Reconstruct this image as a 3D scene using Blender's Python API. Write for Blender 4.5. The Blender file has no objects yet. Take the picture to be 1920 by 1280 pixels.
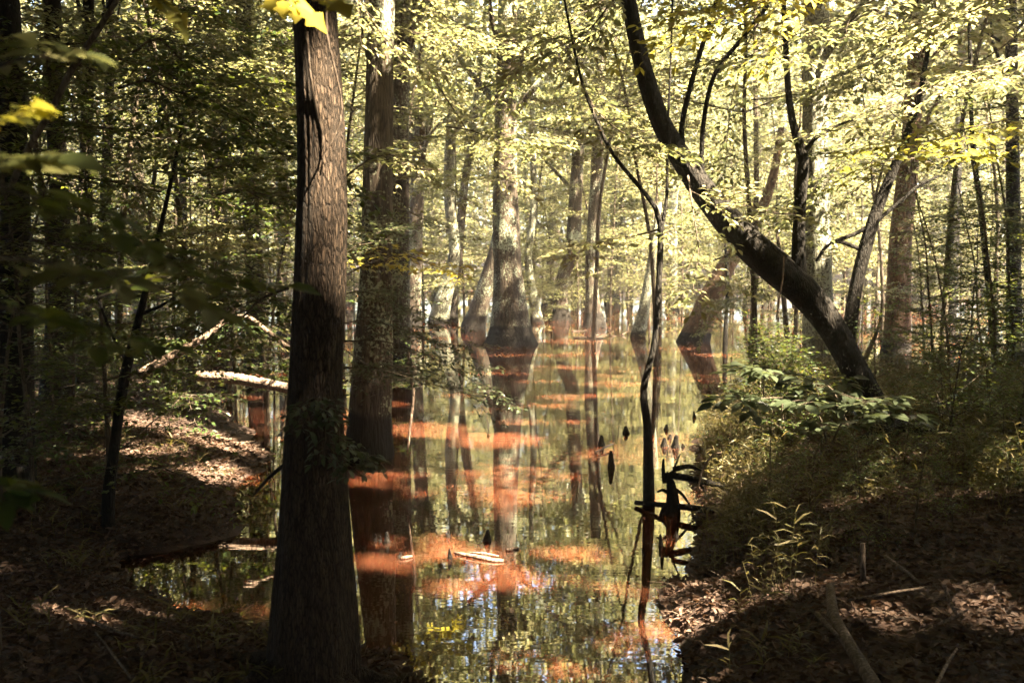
import bpy, math, random
import numpy as np
from mathutils import Vector, Matrix
R = math.radians
random.seed(7); rng = np.random.default_rng(7)
scene = bpy.context.scene
COL = scene.collection

# ------------------------------------------------------------------ camera
W0, H0, F = 1920.0, 1280.0, 1867.0
CAM_H = 2.5
PITCH = math.atan((640 - 490) / F)
cam = bpy.data.cameras.new('camera')
cam.sensor_width = 36; cam.lens = 36 * F / W0
cam.clip_start = 0.05; cam.clip_end = 3000
cam.dof.use_dof = True; cam.dof.focus_distance = 8.5; cam.dof.aperture_fstop = 3.2
camo = bpy.data.objects.new('camera', cam); COL.objects.link(camo)
camo.location = (0, 0, CAM_H); camo.rotation_euler = (math.pi / 2 - PITCH, 0, 0)
scene.camera = camo

# ------------------------------------------------------------------ light
SUN = Vector((0.50, -0.30, 0.81)).normalized()
sun_el = math.asin(SUN.z); sun_az = math.atan2(SUN.x, SUN.y)
world = bpy.data.worlds.new('World'); scene.world = world; world.use_nodes = True
wn = world.node_tree; wn.nodes.clear()
sky = wn.nodes.new('ShaderNodeTexSky'); sky.sky_type = 'NISHITA'; sky.sun_disc = False
sky.sun_elevation = sun_el; sky.sun_rotation = sun_az
sky.air_density = 1.0; sky.dust_density = 3.0; sky.ozone_density = 0.6
bg = wn.nodes.new('ShaderNodeBackground'); bg.inputs['Strength'].default_value = 0.055
wo = wn.nodes.new('ShaderNodeOutputWorld')
wn.links.new(sky.outputs[0], bg.inputs[0]); wn.links.new(bg.outputs[0], wo.inputs[0])
sl = bpy.data.lights.new('sun', 'SUN'); sl.energy = 5.0; sl.angle = R(1.0); sl.color = (1.0, 0.84, 0.58)
so = bpy.data.objects.new('sun', sl); COL.objects.link(so)
so.rotation_euler = SUN.to_track_quat('Z', 'Y').to_euler(); so.location = (0, 0, 60)
scene.view_settings.view_transform = 'Standard'; scene.view_settings.look = 'None'
scene.view_settings.exposure = 4.65; scene.view_settings.gamma = 1.0
scene.render.engine = 'CYCLES'
cy = scene.cycles
cy.max_bounces = 6; cy.diffuse_bounces = 3; cy.glossy_bounces = 3; cy.transmission_bounces = 4
cy.transparent_max_bounces = 4; cy.volume_bounces = 0
cy.use_denoising = True; cy.sample_clamp_indirect = 6.0; cy.caustics_reflective = False; cy.caustics_refractive = False

# ------------------------------------------------------------------ pixel -> world
cp, sp = math.cos(PITCH), math.sin(PITCH)
def ray(px, py):
    a, b = (px - 960) / F, (640 - py) / F
    return Vector((a, cp + b * sp, -sp + b * cp))
def P(px, py, D):
    r = ray(px, py); r *= D / r.y
    return Vector((r.x, r.y, r.z + CAM_H))
def G(px, py, z=0.0):
    r = ray(px, py); t = (z - CAM_H) / r.z
    return Vector((r.x * t, r.y * t, z))

# ------------------------------------------------------------------ numpy noise
_perm = np.random.default_rng(3).random((256, 256))
def vnoise(x, y):
    xi = np.floor(x).astype(int); yi = np.floor(y).astype(int)
    fx = x - xi; fy = y - yi
    fx = fx * fx * (3 - 2 * fx); fy = fy * fy * (3 - 2 * fy)
    a = _perm[xi & 255, yi & 255]; b = _perm[(xi + 1) & 255, yi & 255]
    c = _perm[xi & 255, (yi + 1) & 255]; d = _perm[(xi + 1) & 255, (yi + 1) & 255]
    return (a * (1 - fx) + b * fx) * (1 - fy) + (c * (1 - fx) + d * fx) * fy
def fbm(x, y, o=4):
    s = 0; a = .5; t = 0
    for i in range(o):
        s = s + a * vnoise(x * 2 ** i + 17 * i, y * 2 ** i + 31 * i); t += a; a *= .5
    return s / t

# ------------------------------------------------------------------ materials
def new_mat(name):
    m = bpy.data.materials.new(name); m.use_nodes = True
    n = m.node_tree; n.nodes.clear()
    return m, n, n.nodes.new('ShaderNodeOutputMaterial')
def N(nt, t, **k):
    nd = nt.nodes.new(t)
    for a, v in k.items():
        if a in nd.inputs: nd.inputs[a].default_value = v
        else: setattr(nd, a, v)
    return nd
def ramp(nt, pts):
    r = nt.nodes.new('ShaderNodeValToRGB'); e = r.color_ramp.elements
    while len(e) < len(pts): e.new(0.5)
    for el, (p, c) in zip(e, pts): el.position = p; el.color = (*c, 1)
    return r
def leaf_mat(name, cols, trans, tfac=0.45, rough=0.45, spec=0.4):
    m, nt, out = new_mat(name); L = nt.links.new
    g = N(nt, 'ShaderNodeNewGeometry'); oi = N(nt, 'ShaderNodeObjectInfo')
    ad = N(nt, 'ShaderNodeMath', operation='MULTIPLY_ADD'); ad.inputs[1].default_value = 0.55
    ml = N(nt, 'ShaderNodeMath', operation='MULTIPLY'); ml.inputs[1].default_value = 0.45
    L(oi.outputs['Random'], ml.inputs[0]); L(g.outputs['Random Per Island'], ad.inputs[0]); L(ml.outputs[0], ad.inputs[2])
    n = len(cols)
    r1 = ramp(nt, [(i / (n - 1), c) for i, c in enumerate(cols)]); r2 = ramp(nt, [(i / (len(trans) - 1), c) for i, c in enumerate(trans)])
    L(ad.outputs[0], r1.inputs[0]); L(ad.outputs[0], r2.inputs[0])
    p = N(nt, 'ShaderNodeBsdfPrincipled', Roughness=rough); p.inputs['Specular IOR Level'].default_value = spec
    t = N(nt, 'ShaderNodeBsdfTranslucent'); mx = N(nt, 'ShaderNodeMixShader'); mx.inputs[0].default_value = tfac
    L(r1.outputs[0], p.inputs['Base Color']); L(r2.outputs[0], t.inputs['Color'])
    L(p.outputs[0], mx.inputs[1]); L(t.outputs[0], mx.inputs[2]); L(mx.outputs[0], out.inputs[0])
    return m
M = {}
M['leaf'] = leaf_mat('green_leaf', [(.035, .05, .018), (.07, .082, .03), (.13, .13, .06)], [(.14, .16, .045), (.28, .275, .11), (.47, .42, .25)], .5, .38, .5)
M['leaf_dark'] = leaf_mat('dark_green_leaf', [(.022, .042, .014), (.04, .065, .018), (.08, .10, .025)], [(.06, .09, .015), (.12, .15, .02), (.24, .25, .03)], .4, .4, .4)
M['leaf_yellow'] = leaf_mat('yellow_green_leaf', [(.08, .09, .02), (.13, .13, .03), (.18, .17, .05)], [(.28, .28, .03), (.42, .37, .05), (.55, .45, .08)], .55, .38, .5)
M['needle'] = leaf_mat('cool_green_leaf', [(.036, .05, .028), (.055, .07, .038)], [(.07, .09, .035), (.11, .13, .05)], .4, .4, .5)
M['cane'] = leaf_mat('cane_leaf', [(.03, .036, .014), (.06, .058, .022), (.14, .11, .055)], [(.08, .08, .02), (.16, .14, .03), (.22, .17, .06)], .4, .5, .3)
M['litter'] = leaf_mat('dead_leaf', [(.026, .014, .009), (.055, .032, .022), (.11, .07, .052), (.24, .17, .135)], [(.08, .04, .02), (.12, .06, .03), (.2, .12, .06)], .2, .6, .25)

def bark(name, c0, c1, c2, scale=6.0, stretch=0.12, wet=0.0, lichen=0.0, bump=0.6, lich_col=(.22, .24, .17), twist=0):
    m, nt, out = new_mat(name); L = nt.links.new
    tc = N(nt, 'ShaderNodeTexCoord'); mp = N(nt, 'ShaderNodeMapping'); mp.inputs['Scale'].default_value = (scale, scale, scale * stretch)
    L(tc.outputs['Object'], mp.inputs[0])
    no = N(nt, 'ShaderNodeTexNoise', Scale=2.0, Detail=8.0, Roughness=.65); L(mp.outputs[0], no.inputs['Vector'])
    vo = N(nt, 'ShaderNodeTexVoronoi', Scale=3.5); vo.feature = 'DISTANCE_TO_EDGE'
    vadd = N(nt, 'ShaderNodeMixRGB'); vadd.blend_type = 'ADD'; vadd.inputs[0].default_value = .35
    L(mp.outputs[0], vadd.inputs[1]); L(no.outputs['Color'], vadd.inputs[2]); L(vadd.outputs[0], vo.inputs['Vector'])
    rp = ramp(nt, [(.32, c0), (.5, c1), (.68, c2)]); L(no.outputs['Fac'], rp.inputs[0])
    vr = ramp(nt, [(0, (.25, .22, .2)), (.12, (.85, .85, .85)), (.5, (1, 1, 1))]); L(vo.outputs['Distance'], vr.inputs[0])
    mu = N(nt, 'ShaderNodeMixRGB'); mu.blend_type = 'MULTIPLY'; mu.inputs[0].default_value = .9
    L(rp.outputs[0], mu.inputs[1]); L(vr.outputs[0], mu.inputs[2]); col = mu.outputs[0]
    if lichen:
        n2 = N(nt, 'ShaderNodeTexNoise', Scale=1.6, Detail=5.0); L(tc.outputs['Object'], n2.inputs['Vector'])
        n3 = N(nt, 'ShaderNodeTexNoise', Scale=22.0, Detail=3.0); L(tc.outputs['Object'], n3.inputs['Vector'])
        mm = N(nt, 'ShaderNodeMath', operation='MULTIPLY'); L(n2.outputs['Fac'], mm.inputs[0]); L(n3.outputs['Fac'], mm.inputs[1])
        lr = ramp(nt, [(.31 - .1 * lichen, (0, 0, 0)), (.37 - .1 * lichen, (1, 1, 1))]); L(mm.outputs[0], lr.inputs[0])
        x = N(nt, 'ShaderNodeMixRGB'); L(lr.outputs[0], x.inputs[0]); L(col, x.inputs[1]); x.inputs[2].default_value = (*lich_col, 1); col = x.outputs[0]
    rough = None
    if wet:
        ge = N(nt, 'ShaderNodeNewGeometry'); sx = N(nt, 'ShaderNodeSeparateXYZ'); L(ge.outputs['Position'], sx.inputs[0])
        n4 = N(nt, 'ShaderNodeTexNoise', Scale=3.0, Detail=4.0); L(ge.outputs['Position'], n4.inputs['Vector'])
        ma = N(nt, 'ShaderNodeMath', operation='MULTIPLY_ADD'); ma.inputs[1].default_value = .25; L(n4.outputs['Fac'], ma.inputs[0]); L(sx.outputs['Z'], ma.inputs[2])
        mr = N(nt, 'ShaderNodeMapRange'); mr.inputs[1].default_value = wet + .1; mr.inputs[2].default_value = wet + .2; L(ma.outputs[0], mr.inputs[0])
        x = N(nt, 'ShaderNodeMixRGB'); L(mr.outputs[0], x.inputs[0]); x.inputs[1].default_value = (.012, .009, .007, 1); L(col, x.inputs[2]); col = x.outputs[0]
    p = N(nt, 'ShaderNodeBsdfPrincipled', Roughness=.85); p.inputs['Specular IOR Level'].default_value = .25
    L(col, p.inputs['Base Color'])
    ma = N(nt, 'ShaderNodeMath', operation='MULTIPLY_ADD'); ma.inputs[1].default_value = .7
    vs = ramp(nt, [(0, (0, 0, 0)), (.25, (1, 1, 1))]); L(vo.outputs['Distance'], vs.inputs[0])
    L(no.outputs['Fac'], ma.inputs[0]); L(vs.outputs[0], ma.inputs[2])
    b = N(nt, 'ShaderNodeBump', Strength=bump, Distance=.03); L(ma.outputs[0], b.inputs['Height']); L(b.outputs[0], p.inputs['Normal'])
    L(p.outputs[0], out.inputs[0])
    return m
M['bark_front'] = bark('furrowed_brown_bark', (.030, .019, .013), (.062, .040, .026), (.11, .074, .05), 20, .2, bump=1.0)
M['bark_grey'] = bark('grey_brown_bark', (.034, .025, .019), (.066, .05, .037), (.115, .088, .066), 6, .16, wet=.55, lichen=.35)
M['bark_pale'] = bark('pale_lichen_bark', (.06, .055, .04), (.11, .105, .078), (.18, .17, .13), 4, .3, lichen=.8, lich_col=(.26, .27, .2), wet=.2)
M['bark_rust'] = bark('rusty_brown_bark', (.055, .033, .02), (.11, .065, .038), (.17, .105, .06), 5, .2, wet=.3)
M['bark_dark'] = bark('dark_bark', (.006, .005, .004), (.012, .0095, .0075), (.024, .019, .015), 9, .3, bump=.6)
M['bark_stem'] = bark('stem_bark', (.05, .038, .028), (.09, .07, .05), (.14, .11, .08), 9, .2, bump=.4)
M['deadwood'] = bark('bare_dead_wood', (.12, .08, .06), (.21, .15, .115), (.32, .24, .19), 8, .3, bump=.5)
M['stick'] = bark('stick_bark', (.06, .042, .03), (.11, .08, .06), (.19, .145, .115), 10, .3, bump=.4)

def ground_mat():
    m, nt, out = new_mat('forest_soil'); L = nt.links.new
    ge = N(nt, 'ShaderNodeNewGeometry')
    n1 = N(nt, 'ShaderNodeTexNoise', Scale=1.3, Detail=8.0, Roughness=.7); n2 = N(nt, 'ShaderNodeTexNoise', Scale=18.0, Detail=6.0, Roughness=.7)
    L(ge.outputs['Position'], n1.inputs['Vector']); L(ge.outputs['Position'], n2.inputs['Vector'])
    r1 = ramp(nt, [(.3, (.022, .012, .008)), (.5, (.05, .026, .018)), (.7, (.095, .055, .038))]); L(n1.outputs['Fac'], r1.inputs[0])
    r2 = ramp(nt, [(.35, (.45, .42, .4)), (.65, (1.25, 1.2, 1.15))]); L(n2.outputs['Fac'], r2.inputs[0])
    mu = N(nt, 'ShaderNodeMixRGB'); mu.blend_type = 'MULTIPLY'; mu.inputs[0].default_value = 1
    L(r1.outputs[0], mu.inputs[1]); L(r2.outputs[0], mu.inputs[2])
    p = N(nt, 'ShaderNodeBsdfPrincipled', Roughness=.8); L(mu.outputs[0], p.inputs['Base Color'])
    b = N(nt, 'ShaderNodeBump', Strength=1.0, Distance=.04); L(n2.outputs['Fac'], b.inputs['Height']); L(b.outputs[0], p.inputs['Normal'])
    L(p.outputs[0], out.inputs[0]); return m
M['ground'] = ground_mat()
def water_mat():
    m, nt, out = new_mat('silty_red_water'); L = nt.links.new
    ge = N(nt, 'ShaderNodeNewGeometry')
    n1 = N(nt, 'ShaderNodeTexNoise', Scale=.55, Detail=5.0, Roughness=.6); L(ge.outputs['Position'], n1.inputs['Vector'])
    r1 = ramp(nt, [(.3, (.036, .011, .005)), (.55, (.060, .020, .010)), (.75, (.11, .046, .026))]); L(n1.outputs['Fac'], r1.inputs[0])
    p = N(nt, 'ShaderNodeBsdfPrincipled', Roughness=.015); p.inputs['IOR'].default_value = 2.7
    L(r1.outputs[0], p.inputs['Base Color'])
    p.inputs['Subsurface Weight'].default_value = 1.0; p.inputs['Subsurface Radius'].default_value = (1.0, .5, .3); p.inputs['Subsurface Scale'].default_value = .7
    mp = N(nt, 'ShaderNodeMapping'); mp.inputs['Scale'].default_value = (.9, 2.2, 1); L(ge.outputs['Position'], mp.inputs[0])
    n2 = N(nt, 'ShaderNodeTexNoise', Scale=1.6, Detail=3.0, Roughness=.5); L(mp.outputs[0], n2.inputs['Vector'])
    b = N(nt, 'ShaderNodeBump', Strength=.009, Distance=.12); L(n2.outputs['Fac'], b.inputs['Height']); L(b.outputs[0], p.inputs['Normal'])
    L(p.outputs[0], out.inputs[0]); return m
M['water'] = water_mat()

# ------------------------------------------------------------------ mesh builders
def link_mesh(name, me, parent=None, mat=None):
    if mat: me.materials.append(mat)
    o = bpy.data.objects.new(name, me); COL.objects.link(o)
    if parent: o.parent = parent
    return o
def np_mesh(name, V, loops, sizes, smooth=True):
    me = bpy.data.meshes.new(name); V = np.asarray(V, np.float32)
    me.vertices.add(len(V)); me.vertices.foreach_set('co', V.ravel())
    loops = np.asarray(loops, np.int32).ravel(); sizes = np.asarray(sizes, np.int32)
    me.loops.add(len(loops)); me.loops.foreach_set('vertex_index', loops)
    st = np.zeros(len(sizes), np.int32); st[1:] = np.cumsum(sizes)[:-1]
    me.polygons.add(len(sizes)); me.polygons.foreach_set('loop_start', st); me.polygons.foreach_set('loop_total', sizes)
    me.polygons.foreach_set('use_smooth', np.full(len(sizes), smooth))
    me.update(calc_edges=True); me.validate(); return me
SH = {
 'rhomb': ([(0, 0, 0), (.45, .27, .07), (1, 0, -.08), (.45, -.27, .07)], [(0, 2, 1), (0, 3, 2)]),
 'wide': ([(0, 0, 0), (.4, .42, .06), (1, 0, -.1), (.4, -.42, .06)], [(0, 2, 1), (0, 3, 2)]),
 'oval': ([(0, 0, 0), (.25, .2, .05), (.62, .22, .03), (1, 0, -.12), (.62, -.22, .03), (.25, -.2, .05), (.25, 0, -.01), (.62, 0, -.04)],
          [(0, 6, 1), (6, 7, 2, 1), (7, 3, 2), (0, 5, 6), (5, 4, 7, 6), (4, 3, 7)]),
 'lobed': ([(0, 0, 0), (.18, .24, .03), (.42, .20, .04), (.55, .42, .02), (.70, .22, .02), (1, 0, -.12), (.70, -.22, .02), (.55, -.42, .02), (.42, -.2, .04), (.18, -.24, .03), (.42, 0, -.01), (.7, 0, -.04)],
          [(0, 10, 2, 1), (10, 11, 4, 2), (2, 4, 3), (11, 5, 4), (0, 9, 8, 10), (10, 8, 6, 11), (8, 7, 6), (11, 6, 5)]),
 'blade': ([(0, .03, 0), (0, -.03, 0), (.5, -.05, .12), (.5, .05, .12), (1, 0, -.05)], [(0, 1, 2, 3), (3, 2, 4)]),
 'curl': ([(0, 0, 0), (.3, .26, .16), (.7, .22, .2), (1, 0, .05), (.7, -.22, .12), (.3, -.26, .22)], [(0, 3, 2, 1), (0, 5, 4, 3)]),
}
def leaves(name, pos, axis, nrm, size, shape, mat, parent=None):
    if isinstance(pos, list) and len(pos) == 0: return None
    pos = np.asarray(pos, float); axis = np.asarray(axis, float); nrm = np.asarray(nrm, float); size = np.asarray(size, float).reshape(-1, 1)
    axis /= np.linalg.norm(axis, axis=1, keepdims=True) + 1e-9
    side = np.cross(nrm, axis); side /= np.linalg.norm(side, axis=1, keepdims=True) + 1e-9
    up = np.cross(axis, side)
    tv, tf = SH[shape]; k = len(tv); n = len(pos)
    V = np.empty((n, k, 3))
    for i, (a, b, c) in enumerate(tv): V[:, i] = pos + size * (a * axis + b * side + c * up)
    fl = np.array([i for f in tf for i in f]); fs = np.array([len(f) for f in tf])
    loops = (np.arange(n)[:, None] * k + fl[None]).ravel(); sizes = np.tile(fs, n)
    return link_mesh(name, np_mesh(name, V.reshape(-1, 3), loops, sizes, shape in ('oval', 'lobed')), parent, mat)

def resample(pts, step):
    """catmull-rom through pts (x,y,z,r) with spacing about step"""
    P_ = [np.array(p, float) for p in pts]
    P_ = [2 * P_[0] - P_[1]] + P_ + [2 * P_[-1] - P_[-2]]
    out = []
    for i in range(1, len(P_) - 2):
        a, b, c, d = P_[i - 1:i + 3]; n = max(1, int(np.linalg.norm(c[:3] - b[:3]) / step))
        for k in range(n):
            t = k / n
            out.append(.5 * ((2 * b) + (c - a) * t + (2 * a - 5 * b + 4 * c - d) * t * t + (3 * b - a - 3 * c + d) * t ** 3))
    out.append(P_[-2]); A = np.array(out); A[:, 3] = np.maximum(A[:, 3], .0015); return A
class MB:
    def __init__(s): s.v = []; s.l = []; s.s = []; s.n = 0
    def tube(s, pts, n=8, step=None, flute=0, lobes=7, fl_h=1.0, rough=0.0, cap=True, seed=0):
        A = resample(pts, step) if step else np.array(pts, float)
        m = len(A); T = np.gradient(A[:, :3], axis=0); T /= np.linalg.norm(T, axis=1, keepdims=True) + 1e-9
        ref = np.array([1.0, 0, 0]) if abs(T[0][0]) < .8 else np.array([0, 1.0, 0])
        th = np.linspace(0, 2 * np.pi, n, endpoint=False); V = np.empty((m, n, 3)); z0 = A[0, 2]
        for i in range(m):
            u = ref - T[i] * ref.dot(T[i]); u /= np.linalg.norm(u) + 1e-9; ref = u; w = np.cross(T[i], u)
            r = np.full(n, A[i, 3])
            if flute:
                f = flute * math.exp(-max(0, A[i, 2] - z0) / fl_h)
                r = r * (1 + f * (np.cos(lobes * th + seed) * .6 + np.cos((lobes - 2) * th + 2 * seed) * .4) + .04 * np.cos(3 * th + seed))
            if rough:
                ph = fbm(np.cos(th) * 3 + seed + 50, np.full(n, A[i, 2] * .8) + np.sin(th) * 3, 3)
                ph2 = 1 - np.abs(2 * fbm((th * 9 + seed * 3) % (2 * np.pi * 9), np.full(n, A[i, 2] * 1.7), 3) - 1)
                r = r * (1 + rough * (ph - .5) * 2 + rough * .8 * (ph2 - .8))
            V[i] = A[i, :3] + r[:, None] * (np.cos(th)[:, None] * u + np.sin(th)[:, None] * w)
        b = s.n; s.v.append(V.reshape(-1, 3)); idx = b + np.arange(m * n).reshape(m, n); nx = np.roll(idx, -1, axis=1)
        q = np.stack([idx[:-1], nx[:-1], nx[1:], idx[1:]], -1).reshape(-1, 4)
        s.l.append(q.ravel()); s.s.append(np.full(len(q), 4)); s.n += m * n
        if cap:
            for row, f in ((idx[-1], 1), (idx[0], -1)): s.l.append(row[::f]); s.s.append(np.array([n]))
        return A
    def build(s, name, mat, parent=None):
        return link_mesh(name, np_mesh(name, np.concatenate(s.v), np.concatenate(s.l), np.concatenate(s.s)), parent, mat)

def tag(o, label, cat, group=None, kind=None):
    if label: o['label'] = label
    if cat: o['category'] = cat
    if group: o['group'] = group
    if kind: o['kind'] = kind
    return o
def empty(name, loc, label, cat, group=None, rz=0, sc=1):
    o = bpy.data.objects.new(name, None); COL.objects.link(o); o.location = loc; o.rotation_euler = (0, 0, rz); o.scale = (sc,) * 3
    o.empty_display_size = .2
    return tag(o, label, cat, group)
ORD = 'first second third fourth fifth sixth seventh eighth ninth tenth eleventh twelfth thirteenth fourteenth fifteenth sixteenth seventeenth eighteenth nineteenth twentieth'.split()
def nth(i):
    if i < 20: return ORD[i]
    return ('twenty ' + ORD[i - 20]) if i < 29 else 'thirtieth' if i == 29 else 'thirty ' + ORD[i - 30]
def lab_n(base, i, n): return base + (', leftmost' if i == 0 else ', rightmost' if i == n - 1 else ', %s from left' % nth(i))
def copy_tree(o, parent=None):
    c = o.copy(); COL.objects.link(c); c.parent = parent
    for ch in list(o.children): copy_tree(ch, c)
    return c

# ------------------------------------------------------------------ terrain
def gx(L): return [tuple(G(x, y)[:2]) for x, y in L]
LEFT = gx([(475, 868), (446, 1000), (330, 1030), (228, 1050), (240, 1120), (380, 1160), (500, 1172), (640, 1205), (700, 1225), (760, 1262), (800, 1300)]) + \
       [(-.3, 4.6), (0, -40), (-60, -40), (-60, 34)] + gx([(0, 655), (150, 668), (300, 690), (400, 735), (430, 780), (470, 820)])
RIGHT = gx([(1262, 1300), (1262, 1110), (1290, 1000), (1330, 930), (1318, 850), (1325, 790), (1400, 735), (1480, 715), (1560, 730), (1640, 768), (1800, 775), (1960, 740)]) + \
        [(16, 22), (60, 26), (60, -40), (-.2, -40), (.2, 4.6)]
def sdist(poly, X, Y):
    """signed distance to a polygon, positive inside"""
    d = np.full(X.shape, 1e9); ins = np.zeros(X.shape, bool); n = len(poly)
    for i in range(n):
        ax, ay = poly[i]; bx, by = poly[(i + 1) % n]
        ex, ey = bx - ax, by - ay; t = np.clip(((X - ax) * ex + (Y - ay) * ey) / (ex * ex + ey * ey + 1e-12), 0, 1)
        d = np.minimum(d, (X - ax - t * ex) ** 2 + (Y - ay - t * ey) ** 2)
        c = ((ay > Y) != (by > Y)); c &= X < (bx - ax) * (Y - ay) / ((by - ay) if by != ay else 1e-12) + ax; ins ^= c
    d = np.sqrt(d); return np.where(ins, d, -d)
def height(X, Y):
    X = np.asarray(X, float); Y = np.asarray(Y, float)
    n = (fbm(X * 1.1 + 9, Y * 1.1 + 5, 4) - .5)
    dl = sdist(LEFT, X, Y) + n * .8; dr = sdist(RIGHT, X, Y) + n * .7
    def prof(d, hmax, wd): return np.where(d > 0, hmax * (1 - np.exp(-d / wd)), np.maximum(d * .5, -.7))
    z = np.maximum(prof(dl, .42, .9), prof(dr, .75, 1.3))
    near = np.exp(-((X / 3.0) ** 2 + ((Y + 1) / 3.2) ** 2)); z = np.where(z > 0, z + near * .35, z)
    rr = np.hypot(X * .9, Y); edge = 88 + 10 * (fbm(X * .03 + 3, Y * .03, 2) - .5)
    z = np.maximum(z, np.clip((rr - edge) * .06, -.7, 3))
    return z + np.where(z > -.05, (fbm(X * 4, Y * 4, 4) - .5) * .10 + (fbm(X * 14, Y * 14, 3) - .5) * .035, 0)
def axis_pts(lo, hi, s, far):
    core = np.arange(lo, hi, s); a = []; x = hi; d = s
    while x < far: a.append(x); d *= 1.12; x += d
    b = []; x = lo; d = s
    while x > -far: d *= 1.12; x -= d; b.append(x)
    return np.array(b[::-1] + list(core) + a)
xs = axis_pts(-9, 10, .07, 700); ys = axis_pts(1.0, 20, .07, 700)
XX, YY = np.meshgrid(xs, ys); ZZ = height(XX, YY)
V = np.stack([XX, YY, ZZ], -1).reshape(-1, 3); nx_, ny_ = len(xs), len(ys)
idx = np.arange(nx_ * ny_).reshape(ny_, nx_); q = np.stack([idx[:-1, :-1], idx[:-1, 1:], idx[1:, 1:], idx[1:, :-1]], -1).reshape(-1, 4)
go = link_mesh('ground', np_mesh('ground', V, q, np.full(len(q), 4)), None, M['ground']); tag(go, None, None, kind='structure')
wm = np_mesh('water', [(-150, -30, 0), (150, -30, 0), (150, 130, 0), (-150, 130, 0)], [0, 1, 2, 3], [4])
tag(link_mesh('water', wm, None, M['water']), None, None, kind='structure')
def hz(x, y): return float(height(np.array([x]), np.array([y]))[0])

# ------------------------------------------------------------------ where the canopy lets the sun through
SX, SY = SUN.x / SUN.z, SUN.y / SUN.z
def proj(p): return (p[0] - SX * p[2], p[1] - SY * p[2])
LIT = []   # (x, y, rx, ry)
def lit_g(px, py, rx, ry, z=0.0, k=1.0):
    c = G(px, py, z); e = G(px + rx, py, z); a = G(px, py - ry, z); b = G(px, py + ry, z)
    q = proj(c); LIT.append((q[0], q[1], max(.08, abs(e.x - c.x)), max(.1, abs(a.y - b.y) / 2)))
def lit_p(px, py, D, r):
    q = proj(P(px, py, D)); LIT.append((q[0], q[1], r * .55, r * .55))
for a in [(720, 1052, 58, 20), (760, 1040, 40, 8), (890, 1038, 70, 9), (860, 1095, 95, 10), (930, 1070, 45, 20), (1080, 1035, 70, 14), (810, 812, 80, 7), (860, 800, 30, 5),
          (720, 892, 62, 9), (800, 920, 50, 7), (940, 905, 42, 8), (945, 945, 50, 9), (935, 965, 40, 5), (1030, 930, 40, 9), (1190, 828, 48, 7), (465, 808, 38, 8),
          (462, 900, 42, 9), (1060, 745, 60, 6), (1040, 760, 60, 4), (1000, 715, 50, 3), (1085, 640, 90, 5), (1120, 627, 80, 3), (1350, 665, 60, 4), (1370, 570, 120, 8),
          (830, 555, 60, 4), (1190, 603, 90, 3), (1300, 590, 90, 5), (490, 650, 60, 5), (355, 1138, 16, 7), (480, 1145, 16, 8), (720, 1010, 16, 4), (735, 1145, 30, 5),
          (1255, 1010, 22, 9), (1690, 745, 50, 10), (90, 640, 60, 6), (1280, 840, 20, 8), (820, 1010, 30, 8), (1000, 1090, 60, 8), (700, 905, 40, 6), (870, 885, 60, 4), (900, 770, 60, 3), (1150, 740, 70, 3), (930, 700, 60, 3), (1180, 690, 70, 3), (1060, 665, 80, 3), (700, 650, 30, 3), (1300, 630, 80, 3), (1450, 600, 90, 4), (1650, 740, 60, 8), (1780, 760, 60, 5), (1660, 650, 40, 4), (420, 655, 60, 4), (250, 650, 50, 3), (1160, 1100, 30, 5), (760, 1160, 30, 6), (1040, 690, 60, 6), (1150, 720, 60, 6), (860, 740, 50, 5), (980, 790, 45, 5), (1090, 790, 50, 5), (1150, 660, 80, 5), (1100, 560, 120, 6), (860, 575, 60, 6), (1250, 560, 80, 8), (1500, 640, 60, 6), (1060, 615, 60, 5), (930, 665, 60, 4), (1250, 655, 80, 4)]: lit_g(*a)
for a in [(395, 860, 70, 8), (300, 835, 40, 5), (430, 845, 30, 6), (250, 880, 22, 8), (315, 780, 45, 20), (455, 712, 60, 6), (380, 640, 60, 8), (1310, 1045, 12, 12), (1290, 1085, 10, 10),
          (1385, 1095, 18, 8), (1540, 1108, 25, 6), (1785, 1180, 14, 22), (1810, 1235, 14, 6), (1395, 860, 12, 30), (1720, 640, 25, 12), (1400, 1040, 30, 5), (1740, 985, 30, 4), (1400, 760, 60, 14), (1345, 830, 25, 14), (1470, 850, 35, 6), (1650, 900, 25, 8), (1560, 960, 30, 5), (1850, 700, 40, 10), (1780, 640, 40, 10), (1340, 900, 15, 20), (100, 860, 20, 8), (200, 800, 20, 10), (1560, 1180, 8, 8)]: lit_g(*a, z=.35)
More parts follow.
